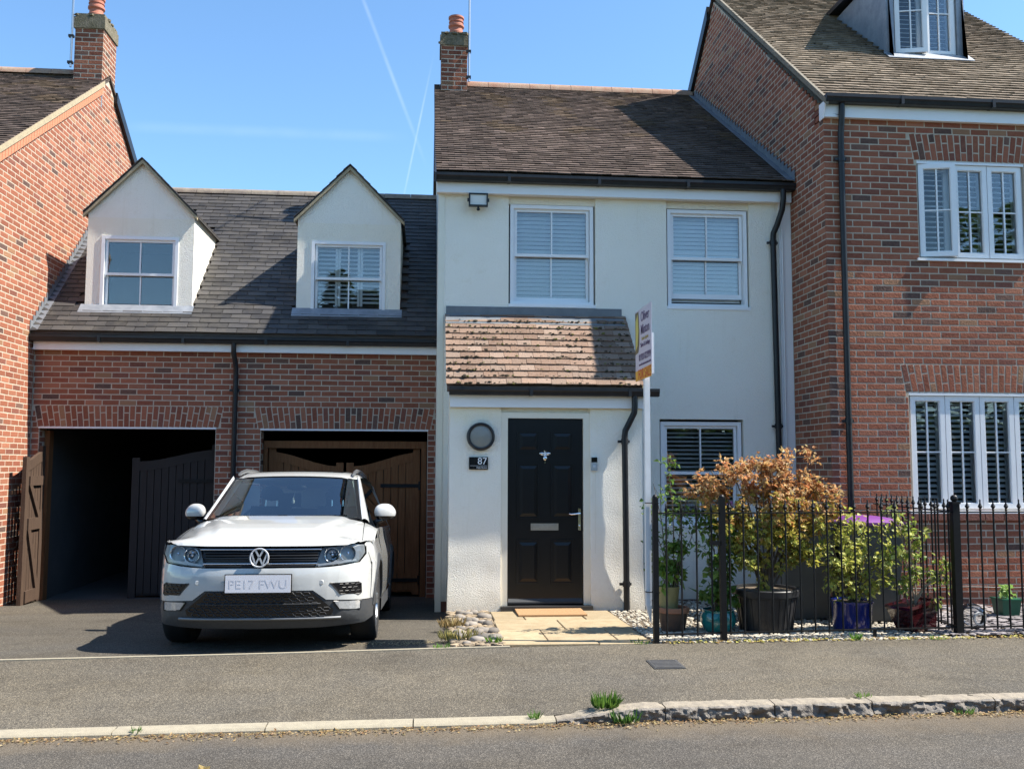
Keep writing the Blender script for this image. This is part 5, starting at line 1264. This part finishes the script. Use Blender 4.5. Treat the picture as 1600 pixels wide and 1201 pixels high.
place('lettering', textmesh('High Street', .025, wi, align='RIGHT'), hn, (.664, YP-.0232, 1.586), (R(90),0,0))
mk('line', MB().box(.478, .666, YP-.0236, YP-.022, 1.606, 1.6085), wi, hn)
db = thing('doorbell', 'small silver and black video doorbell right of the front door', 'doorbell', (1.857, YP, 1.557))
mk('body', MB().box(1.824, 1.890, YP-.028, YP-.002, 1.557, 1.705), pmat('bell_silver', (.42,.46,.48), .35, metal=.4), db)
mk('camera_panel', MB().box(1.825, 1.889, YP-.031, YP-.028, 1.650, 1.704), blk, db)
mk('button', MB().lathe([(0,-.003),(.014,-.003),(.014,0)], (1.857, YP-.029, 1.605), 16, ax=1).lathe([(.016,-.002),(.02,-.002),(.02,.001)], (1.857, YP-.029, 1.605), 16, ax=1), pmat('bell_ring', (.5,.56,.62), .3), db)
mk('cable', MB().tube([(1.87+.004*math.sin(i*1.7), YP-.008, 1.55-.06*i) for i in range(16)], .0022, 5), cream, db)
fl_ = thing('floodlight', 'black framed security floodlight under the white house eaves', 'floodlight', (.589, YW, 4.7))
ff = Vector((.589, 11.04, 4.80))
mk('housing', frame_mb(ff.x-.115, ff.x+.115, ff.z-.08, ff.z+.08, .017, ff.y-.02, ff.y+.035), black_p, fl_)
mk('panel', MB().box(ff.x-.099, ff.x+.099, ff.y-.005, ff.y+.02, ff.z-.064, ff.z+.064), pmat('led_panel', (.66,.65,.60), .4), fl_)
for q in (-.124, .124): mk('pivot', MB().box(ff.x+q-.008, ff.x+q+.008, ff.y, ff.y+.02, ff.z-.02, ff.z+.02), black_p, fl_)
mk('bracket', MB().box(ff.x-.03, ff.x+.03, ff.y+.035, YW, ff.z-.02, ff.z+.02), black_p, fl_)
mk('sensor', MB().box(ff.x-.012, ff.x+.012, ff.y, ff.y+.02, ff.z-.11, ff.z-.08).ball((ff.x, ff.y-.005, ff.z-.118), .022, 10, (1,1,.8)), black_p, fl_, smooth=True)
cv = thing('inspection_cover', 'dark metal access cover set in the pavement in front of the gate', 'cover', (1.87, 7.3, .06))
mb = MB(); mb.box(-.112,.112,-.132,.132,0,.006)
for i in range(6): mb.box(-.10,.10,-.12+i*.044,-.105+i*.044,.006,.009)
mb.v = [(1.875+v[0], 7.30+v[1], zpave(1.875, 7.3+v[1])+.004+v[2]) for v in mb.v]; mk('lid', mb, pmat('cast_iron', (.05,.05,.055), .6, col2=(.08,.078,.075), vscale=25), cv)
mb = frame_mb(-.122,.122,-.142,.142,.009,0,.005); mb.v = [(1.875+v[0], 7.30+v[2], zpave(1.875, 7.3+v[2])+.002+v[1]) for v in mb.v]; mk('frame', mb, MATS['cast_iron'], cv)

# ------------------------------------------------------------------ wheelie bins
def wheelie(name, label, x, y, rz, body, lid, zb, group='wheelie bins'):
    b = thing(name, label, 'bin', (0,0,0), group)
    mb = MB(); W0, D0, W1, D1, H = .22, .26, .285, .35, .98
    mb.hexa([(-W0,-D0,.03),(W0,-D0,.03),(W0,D0,.03),(-W0,D0,.03),(-W1,-D1,H),(W1,-D1,H),(W1,D1,H),(-W1,D1,H)])
    for s in (-1, 1):
        for q in (-.6, -.2, .2, .6): mb.hexa([(s*W0, q*D0-.012, .1),(s*(W0+.012), q*D0-.012, .1),(s*(W0+.012), q*D0+.012, .1),(s*W0, q*D0+.012, .1),(s*W1*.985, q*D1-.012, H-.1),(s*(W1*.985+.012), q*D1-.012, H-.1),(s*(W1*.985+.012), q*D1+.012, H-.1),(s*W1*.985, q*D1+.012, H-.1)])
    mb.box(-W1-.02, W1+.02, -D1-.02, D1+.02, H-.05, H); mk('body', mb, body, b)
    mb = MB(); 
    def LD(u, v): a, c = lerp(-1,1,u), lerp(-1,1,v); return (a*(W1+.03), c*(D1+.035), H+.005+.075*(1-abs(a)**4)*(1-abs(c)**6))
    mb.grid(LD, 12, 12); mb.box(-W1-.032, W1+.032, -D1-.037, D1+.037, H+.0, H+.03); mk('lid', mb, lid, b, smooth=True)
    mk('handle', MB().tube([(-.22,D1+.04,H-.02),(-.2,D1+.1,H+.02),(.2,D1+.1,H+.02),(.22,D1+.04,H-.02)], .015, 8), body, b)
    for s in (-1, 1): mk('wheel', MB().lathe([(0,-.025),(.1,-.025),(.1,.025),(0,.025)], (s*.25, D0, .1), 18, ax=0), tyre_m, b, smooth=True)
    b.location = (x, y, zb); b.rotation_euler = (0,0,R(rz)); return b
bin_grey = pmat('bin_grey', (.075,.082,.085), .5, col2=(.10,.107,.11), vscale=5)
wheelie('wheelie_bin', 'grey wheelie bin with dark lid against the white wall behind the acer', 3.87, 9.62, 4, bin_grey, pmat('bin_lid_dark', (.02,.021,.023), .45), .04)
wheelie('wheelie_bin', 'wheelie bin with purple lid beside the red brick corner', 4.52, 9.42, -3, bin_grey, pmat('bin_lid_purple', (.15,.03,.20), .5), .045)
wheelie('wheelie_bin', 'dark wheelie bin in the shadow inside the left garage opening', -4.45, 16.4, 8, pmat('bin_black', (.02,.02,.022), .5), MATS['bin_lid_dark'], -.235)

# ------------------------------------------------------------------ pots and plants
def leaf(mb, p, d, up, L, W, col, lobes=1):
    d = d.normalized(); s = d.cross(up); s = s.normalized() if s.length > 1e-4 else Vector((1,0,0)); n = s.cross(d)
    for k in range(lobes):
        a = 0 if lobes == 1 else (k-(lobes-1)/2)*.75; dd = d*math.cos(a)+s*math.sin(a); ss = s*math.cos(a)-d*math.sin(a); l_ = L*(1 if abs(a) < .1 else .78); w_ = W*(1 if lobes == 1 else .6)
        mb.add([p, p+dd*l_*.45+ss*w_*.5+n*W*.18, p+dd*l_-n*L*.12, p+dd*l_*.45-ss*w_*.5+n*W*.18], [(0,1,2),(0,2,3)], col)
def rv(): return Vector((rnd.gauss(0,1), rnd.gauss(0,1), rnd.gauss(0,1)))
def plant(t, base, tips, nleaf, L, W, colfn, spread, lobes=1, r0=.012, start=.35, twigs=3, bark_m=None):
    """stems that fan out from the base to the tips, twigs off them, leaves on the twigs"""
    st = MB(); lv = MB()
    for tip in tips:
        b, e = Vector(base)+Vector((rnd.uniform(-.04,.04), rnd.uniform(-.04,.04), 0)), Vector(tip)
        mid = b.lerp(e, .5)+Vector(((b.x-e.x)*.2, (b.y-e.y)*.2, .06))+rv()*.02
        P = []
        for k in range(7): 
            q = k/6; P.append((b*(1-q)**2+mid*2*q*(1-q)+e*q*q)+rv()*.006)
        st.tube(P, [lerp(r0, r0*.25, k/6) for k in range(7)], 6)
        for w in range(twigs):
            q = rnd.uniform(start, 1); i = min(5, int(q*6)); o = P[i].lerp(P[i+1], q*6-i); d = (rv()+Vector((0,0,.4))).normalized()*spread*rnd.uniform(.6, 1.3)
            m = o+d*.5+rv()*.01; tp = o+d; st.tube([o, m, tp], [r0*.3, r0*.2, r0*.1], 4)
            for j in range(int(nleaf/(len(tips)*twigs))):
                c = o.lerp(tp, rnd.uniform(.15, 1.1))+rv()*spread*.22
                ld = (rv()+d.normalized()*.8+Vector((0,0,-.5))); lu = Vector((rnd.gauss(0,.5)+.2, rnd.gauss(0,.5)-.3, 1))
                leaf(lv, c, ld, lu, L*rnd.uniform(.35, 1.35), W*rnd.uniform(.5, 1.3), colfn(c), lobes)
    mk('stems', st, bark_m or bark, t, smooth=True); mk('foliage', lv, leaf_a, t, fix=False)
def vary(c, k=.25):
    q = rnd.uniform(1-k, 1+k); return (c[0]*q*rnd.uniform(.9,1.1), c[1]*q, c[2]*q)
def pot(name, label, c, prof, mat, smooth=True, soilz=None, soilr=None):
    t = thing(name, label, 'plant pot', (c[0], c[1], zgard(c[1])))
    mk('body', MB().lathe(prof, (c[0], c[1], zgard(c[1])-.01), 32), mat, t, smooth=smooth)
    if soilz: mk('compost', MB().lathe([(0,soilz+.012),(soilr*.6,soilz+.008),(soilr,soilz)], (c[0], c[1], zgard(c[1])), 20), soil, t)
    return t
terra = pmat('terra_rim', (.33,.15,.08), .8, col2=(.25,.12,.07), vscale=10); glaze = lambda n, c: pmat(n, c, .15, coat=.6, col2=tuple(q*.7 for q in c), vscale=6)
p1 = pot('plant_pot', 'dark brown pot with terracotta rim standing behind the iron gate', (2.335, 8.80), [(0,0),(.105,0),(.125,.1),(.138,.185)], pmat('pot_brown', (.05,.035,.028), .5, col2=(.09,.05,.035), vscale=10), soilz=.2, soilr=.12)
mk('rim', MB().lathe([(.138,.175),(.152,.18),(.155,.215),(.15,.225),(.125,.225),(.12,.19)], (2.335, 8.80, zgard(8.8)), 32), terra, p1, smooth=True)
p2 = pot('plant_pot', 'small olive pot set on top of the terracotta-rimmed pot', (2.30, 8.82), [(.06,.215),(.085,.22),(.1,.40),(.104,.41),(.104,.425),(.09,.425),(.088,.38)], pmat('pot_olive', (.22,.20,.08), .6, col2=(.28,.26,.12), vscale=8), soilz=.39, soilr=.09)
green = lambda c: vary(rnd.choice([(.10,.19,.03), (.13,.23,.04), (.17,.27,.05), (.08,.15,.03)]))
b1 = thing('thin_sapling', 'thin twiggy sapling with small green leaves in the stacked pots', 'plant', (2.32, 8.8, .45))
plant(b1, (2.33, 8.8, .30), [(2.28, 8.75, 1.72), (2.16, 8.8, 1.45), (2.50, 8.7, 1.5), (2.04, 8.65, 1.25), (2.62, 8.75, 1.2), (2.42, 8.8, 1.35)], 460, .055, .045, green, .13, r0=.008, twigs=7)
plant(b1, (2.30, 8.82, .42), [(2.2, 8.75, .78), (2.42, 8.75, .80), (2.3, 8.7, .86), (2.5, 8.8, .66), (2.15, 8.8, .68)], 260, .085, .06, lambda c: vary((.15,.26,.04)), .09, r0=.006, twigs=5)
p3 = pot('plant_pot', 'round glazed teal pot between gate and acer', (2.74, 8.70), [(0,0),(.10,0),(.135,.04),(.165,.11),(.162,.17),(.145,.20),(.150,.215),(.155,.222),(.14,.222),(.135,.19)], glaze('glaze_teal', (.01,.17,.17)), soilz=.19, soilr=.14)
b2 = thing('green_shrub', 'leafy green shrub growing from the teal pot', 'plant', (2.74, 8.7, .27))
plant(b2, (2.74, 8.7, .25), [(2.70, 8.62, 1.38), (2.85, 8.7, 1.2), (2.6, 8.7, 1.15), (2.95, 8.65, .95), (2.62, 8.65, .8), (2.8, 8.6, .62)], 560, .075, .055, green, .12, r0=.009, twigs=6)
plant(b2, (2.74, 8.7, .25), [(2.6, 8.62, .42), (2.9, 8.62, .45), (2.75, 8.6, .48)], 120, .11, .08, lambda c: vary((.12,.22,.04)), .08, r0=.005, twigs=4)
bp_ = pot('plant_pot', 'large black plastic tub holding the orange acer', (3.22, 8.75), [(0,0),(.235,0),(.285,.33),(.292,.335),(.292,.35),(.315,.352),(.32,.405),(.312,.412),(.285,.412),(.28,.36)], pmat('tub_black', (.013,.014,.016), .42, col2=(.03,.03,.032), vscale=9), soilz=.375, soilr=.28)
mb = MB()
for k in range(26):
    a = 2*math.pi*k/26; c, s = math.cos(a), math.sin(a); mb.bar((3.22+c*.24, 8.75+s*.24, zgard(8.75)+.01), (3.22+c*.286, 8.75+s*.286, zgard(8.75)+.32), .012, .008, up=(c,s,0))
mk('ribs', mb, MATS['tub_black'], bp_)
ac = thing('acer', 'bushy acer with orange scorched top and yellow green lower leaves', 'plant', (3.22, 8.75, .45))
def acer_col(c):
    t = (c.z-1.06)/.42 + rnd.gauss(0, .28) + .25*noise.noise(c*3)
    if t > .5: return vary(rnd.choice([(.56,.30,.12), (.60,.37,.16), (.46,.21,.085), (.64,.46,.22)]))
    if t > .1: return vary(rnd.choice([(.56,.40,.10), (.52,.44,.10), (.54,.32,.11)]))
    return vary(rnd.choice([(.48,.42,.08), (.38,.38,.07), (.54,.48,.12), (.26,.30,.06)]))
tips = [(2.62,8.6,1.42),(2.72,8.8,1.58),(2.85,8.6,1.64),(3.0,8.8,1.60),(3.12,8.6,1.70),(3.3,8.75,1.62),(3.42,8.6,1.74),(3.55,8.8,1.66),(3.66,8.6,1.72),(3.8,8.7,1.50),(3.92,8.6,1.38),(2.7,8.55,1.15),(2.95,8.5,1.28),(3.3,8.5,1.3),(3.6,8.5,1.25),(3.85,8.6,1.15),(2.75,8.6,.92),(3.05,8.5,.98),(3.5,8.5,.95),(3.75,8.6,.88),(3.25,8.5,1.08),(2.9,8.55,.78)]
plant(ac, (3.22, 8.75, .45), tips, 5200, .05, .045, acer_col, .155, lobes=3, r0=.014, start=.55, twigs=7)
bl = pot('plant_pot', 'glazed cobalt blue pot in front of the wheelie bins', (4.05, 8.72), [(0,0),(.165,0),(.175,.05),(.19,.26),(.2,.275),(.2,.29),(.182,.29),(.178,.25)], glaze('glaze_blue', (.008,.018,.17)), soilz=.26, soilr=.18)
ys = thing('yellow_shrub', 'yellow green variegated shrub in the cobalt blue pot', 'plant', (4.05, 8.72, .34))
yel = lambda c: vary(rnd.choice([(.50,.49,.11), (.56,.55,.17), (.40,.42,.08), (.28,.32,.06)]))
plant(ys, (4.05, 8.72, .33), [(3.62,8.6,.78),(3.75,8.6,.98),(3.9,8.65,1.12),(4.05,8.6,1.15),(4.22,8.65,1.18),(4.38,8.6,1.05),(4.5,8.6,.88),(3.72,8.55,.62),(4.3,8.5,.78),(4.0,8.5,.85),(4.15,8.5,.6),(3.88,8.5,.68),(4.4,8.55,.62)], 1500, .055, .042, yel, .14, r0=.010, start=.4, twigs=5)
rp = thing('plant_pot', 'tilted dark red square pot left of the corner post', 'plant pot', (4.63, 8.6, .07))
mb = MB(); mb.hexa([(-.12,-.12,0),(.12,-.12,0),(.12,.12,0),(-.12,.12,0),(-.165,-.165,.25),(.165,-.165,.25),(.165,.165,.25),(-.165,.165,.25)]); frame_mb(-.175,.175,-.175,.175,.02,.235,.262, mb)
fr0 = len(mb.v)-32
mb.v = mb.v[:8]+[(v[0], v[2], v[1]) for v in mb.v[8:]]
Mt = Matrix.Translation((4.63, 8.6, .085)) @ Matrix.Rotation(R(-12), 4, 'Y') @ Matrix.Rotation(R(14), 4, 'Z'); mb.v = [tuple(Mt @ Vector(v)) for v in mb.v]
mk('body', mb, glaze('glaze_red', (.055,.008,.01)), rp)
sp = thing('straggly_shrub', 'straggly sparse shrub leaning out of the dark red pot', 'plant', (4.6, 8.6, .33))
plant(sp, (4.58, 8.6, .30), [(4.42,8.55,1.28),(4.55,8.55,1.12),(4.72,8.6,.95),(5.02,8.5,.72),(4.35,8.5,.62),(4.4,8.5,.85),(4.85,8.5,.60)], 420, .06, .045, lambda c: vary(rnd.choice([(.24,.30,.05),(.36,.38,.08),(.15,.22,.04)])), .13, r0=.009, twigs=6, bark_m=pmat('pale_bark', (.30,.25,.18), .9))
gp_ = thing('plant_trough', 'small green plastic pot with seedlings on the slate chippings', 'plant pot', (6.01, 9.35, .05))
mk('body', MB().hexa([(5.925,9.27,.07),(6.095,9.27,.07),(6.095,9.43,.07),(5.925,9.43,.07),(5.905,9.25,.25),(6.115,9.25,.25),(6.115,9.45,.25),(5.905,9.45,.25)]).box(5.897,6.123,9.242,9.458,.245,.262), pmat('pot_green', (.01,.10,.055), .4), gp_)
sd = thing('seedlings', 'pale green seedlings growing in the small green pot', 'plant', (6.01, 9.35, .26))
plant(sd, (6.01, 9.35, .25), [(5.92,9.3,.33),(6.1,9.3,.33),(6.0,9.28,.36),(6.05,9.4,.34)], 90, .06, .035, lambda c: vary((.26,.40,.09)), .05, r0=.003, twigs=4)
gl = thing('glass_globe', 'clear plastic globe lying on the chippings by the corner post', 'globe', (5.19, 8.62, .07))
mk('shell', MB().ball((5.19, 8.62, .195), .128, 28), globe_m, gl, smooth='all')
mk('collar', MB().lathe([(.045,-.136),(.06,-.136),(.06,-.112),(.045,-.112)], (5.19, 8.62, .195), 24, ax=1), pmat('globe_collar', (.45,.45,.44), .4), gl, smooth=True)

# ------------------------------------------------------------------ weeds, litter, trees over the road
def tuft(name, label, x, y, z, n, h, col, spread=.05, grp='weeds'):
    mb = MB()
    for i in range(n):
        a = rnd.uniform(0, 6.28); q = rnd.random()**.5*spread; b = Vector((x+q*math.cos(a), y+q*math.sin(a)*.6, z)); d = Vector((math.cos(a)*rnd.uniform(.1,.8), math.sin(a)*rnd.uniform(.1,.8), 1))
        leaf(mb, b, d, rv(), h*rnd.uniform(.5, 1.15), h*.16, vary(col))
    o = mk(name, mb, leaf_a, fix=False); tag(o, label, 'weed', grp)
tuft('weed', 'biggest bright green weed, growing over the top of the granite kerb', 1.19, 6.20, .03, 90, .11, (.12,.22,.035), .07)
tuft('weed', 'weed low against the granite kerb face under the biggest tuft', 1.30, 6.09, -.04, 50, .10, (.10,.20,.04), .08)
tuft('weed', 'small weed in the joint where the dropped kerb meets the granite', .72, 6.16, -.02, 26, .065, (.12,.24,.04), .03)
tuft('weed', 'tiny weed at the kerb joint near the right edge', 2.98, 6.27, .05, 22, .045, (.16,.30,.04), .05)
tuft('weed', 'weed at the foot of the kerb far right', 3.62, 6.14, -.04, 30, .06, (.12,.22,.05), .06)
tuft('weed', 'weed on the dropped kerb in front of the drive', -1.75, 6.07, -.03, 20, .05, (.10,.18,.04), .03)
tuft('weed', 'green weed at the drive corner beside the cobbles', .14, 8.02, .085, 34, .05, (.14,.28,.04), .07)
tuft('weed', 'dry yellowish grass among the cobbles by the drive', .30, 8.45, .07, 160, .10, (.36,.32,.12), .16)
tuft('weed', 'dry grass between the cobbles nearest the porch', .27, 9.2, .05, 90, .11, (.34,.26,.12), .12)
tuft('weed', 'green weed between the cobbles and the first path slab', .60, 8.2, .08, 40, .08, (.15,.27,.04), .05)
tuft('weed', 'small weed under the railings below the blue pot', 3.80, 8.12, .08, 26, .09, (.14,.28,.05), .03)
tuft('weed', 'weed tuft on the pavement edge under the dark red pot', 4.55, 8.10, .08, 30, .05, (.16,.28,.05), .07)
tuft('weed', 'weed beside the right foot of the gate post', 1.86, 8.10, .08, 30, .05, (.18,.28,.06), .08)
mb = MB()
for i in range(3000):
    x = rnd.uniform(-4.5, 6.5); y = ykerb(x)-.135-abs(rnd.gauss(0, .055))-.005
    leaf(mb, Vector((x, y, ZROAD+.004+.01*rnd.random())), Vector((rnd.gauss(0,1), rnd.gauss(0,1), rnd.uniform(-.1,.25))), Vector((rnd.gauss(0,.3), rnd.gauss(0,.3), 1)), rnd.uniform(.012,.03), rnd.uniform(.008,.018), vary(rnd.choice([(.36,.25,.11),(.28,.17,.08),(.45,.34,.16)])))
for i in range(420):
    x = rnd.uniform(2.05, 6.2); y = yedge(x)+rnd.uniform(-.05,.09)
    leaf(mb, Vector((x, y, zgard(y)+.012)), Vector((rnd.gauss(0,1), rnd.gauss(0,1), .15)), Vector((0,0,1)), rnd.uniform(.02,.045), rnd.uniform(.015,.03), vary(rnd.choice([(.50,.44,.10),(.42,.40,.10),(.38,.26,.10)])))
for i in range(260):
    x = rnd.gauss(-.15, .22); y = rnd.gauss(8.42, .08); leaf(mb, Vector((x, y, zdrive(y)+.006)), Vector((rnd.gauss(0,1), rnd.gauss(0,1), .1)), Vector((0,0,1)), .02, .012, vary((.42,.34,.20)))
tag(mk('leaf_litter', mb, leaf_a, fix=False), 'dry leaf litter along the kerb and below the railings', 'litter', kind='stuff')
mb = MB(); p = Vector((-1.18, 5.32, ZROAD+.004))
for a in (0, 2.1, 4.2): leaf(mb, p, Vector((math.cos(a), math.sin(a)*.4, .9)), Vector((math.sin(a), -1, .3)), .05, .04, (.55,.42,.18))
tag(mk('dry_leaf', mb, leaf_a, fix=False), 'single curled dry leaf lying on the road', 'leaf')
def tree(name, label, x, y, h, kind, seed):
    rr = random.Random(seed); t = thing(name, label, 'tree', (x, y, 0), 'trees across the road')
    mk('trunk', MB().tube([(x, y, -.1), (x+.05, y, h*.4), (x, y, h*.85)], [h*.025, h*.018, h*.005], 8), bark, t, smooth=True)
    mb = MB()
    for i in range(1500):
        q = rr.random(); a = rr.uniform(0, 6.28)
        if kind == 'conifer': z = h*(.08+.92*q**1.2); R_ = h*.17*(1-z/h)**.8+.08
        else: z = h*(.25+.75*q); R_ = h*.34*math.sin(math.pi*min(1, max(.05, (z/h-.2)/.82)))**.6
        r_ = R_*rr.random()**.4*(1+.25*noise.noise((a*1.5, z*.8, seed))); p = Vector((x+r_*math.cos(a), y+r_*math.sin(a), z))
        c = rr.choice([(.025,.05,.015), (.035,.065,.02), (.05,.08,.025)]) if kind == 'conifer' else rr.choice([(.05,.10,.02), (.07,.12,.03), (.09,.15,.04)])
        leaf(mb, p, Vector((math.cos(a)+rr.gauss(0,.4), math.sin(a)+rr.gauss(0,.4), rr.uniform(-.5,.6))), Vector((0,0,1)), .55, .42, c)
    mk('crown', mb, leaf_a, t, fix=False)
tl = [(-5.2,-13,8.6,'conifer'), (-3.9,-14,9.8,'conifer'), (-2.6,-13.5,9.0,'conifer'), (-1.6,-12.5,8.2,'conifer'), (7.5,-13,6.2,'broad'), (11,-13.5,6.6,'broad'), (14.5,-13,7.4,'broad'), (19,-15,12.5,'broad'), (24,-14,12,'broad'), (3.2,-14,5.4,'broad'), (-9.5,-14,5,'broad'), (29,-13,10,'broad')]
wds = ['first dark conifer from the left, mirrored in the right dormer window', 'tallest dark conifer mirrored in the right dormer window', 'third dark conifer from the left, mirrored in the right dormer window', 'shortest dark conifer mirrored in the right dormer window', 'round tree mirrored at the left of the ground floor sash window', 'round tree mirrored in the middle of the ground floor sash window', 'leafy tree mirrored in the right house ground floor casements', 'tall leafy tree mirrored in the upper casements of the right house', 'tall broad tree mirrored in the last upper casement', 'low round tree mirrored in the black front door', 'low round tree mirrored in the car windows', 'broad tree mirrored at the far right casement']
for i, (x, y, h, k) in enumerate(tl): tree('conifer_tree' if k == 'conifer' else 'leafy_tree', wds[i], x, y, h, k, i+1)

hd = MB()
for i in range(7000):
    x = rnd.uniform(-26, 34); z = rnd.uniform(0, 1)**.8*3.3; y = -9.6+rnd.gauss(0, .3); a = rnd.uniform(0, 6.28)
    leaf(hd, Vector((x, y, z)), Vector((math.cos(a), 1+math.sin(a), rnd.uniform(-.4,.6))), Vector((0,0,1)), .5, .42, vary(rnd.choice([(.035,.07,.015),(.05,.09,.02)])))
hg = thing('hedge', 'long dark hedge across the road, mirrored low in the ground floor windows', 'hedge', (4, -9.6, 0))
mk('foliage', hd, leaf_a, hg, fix=False); mk('stems', MB().box(-26, 34, -9.75, -9.45, -.1, 2.8), pmat('hedge_core', (.02,.03,.01), 1), hg)
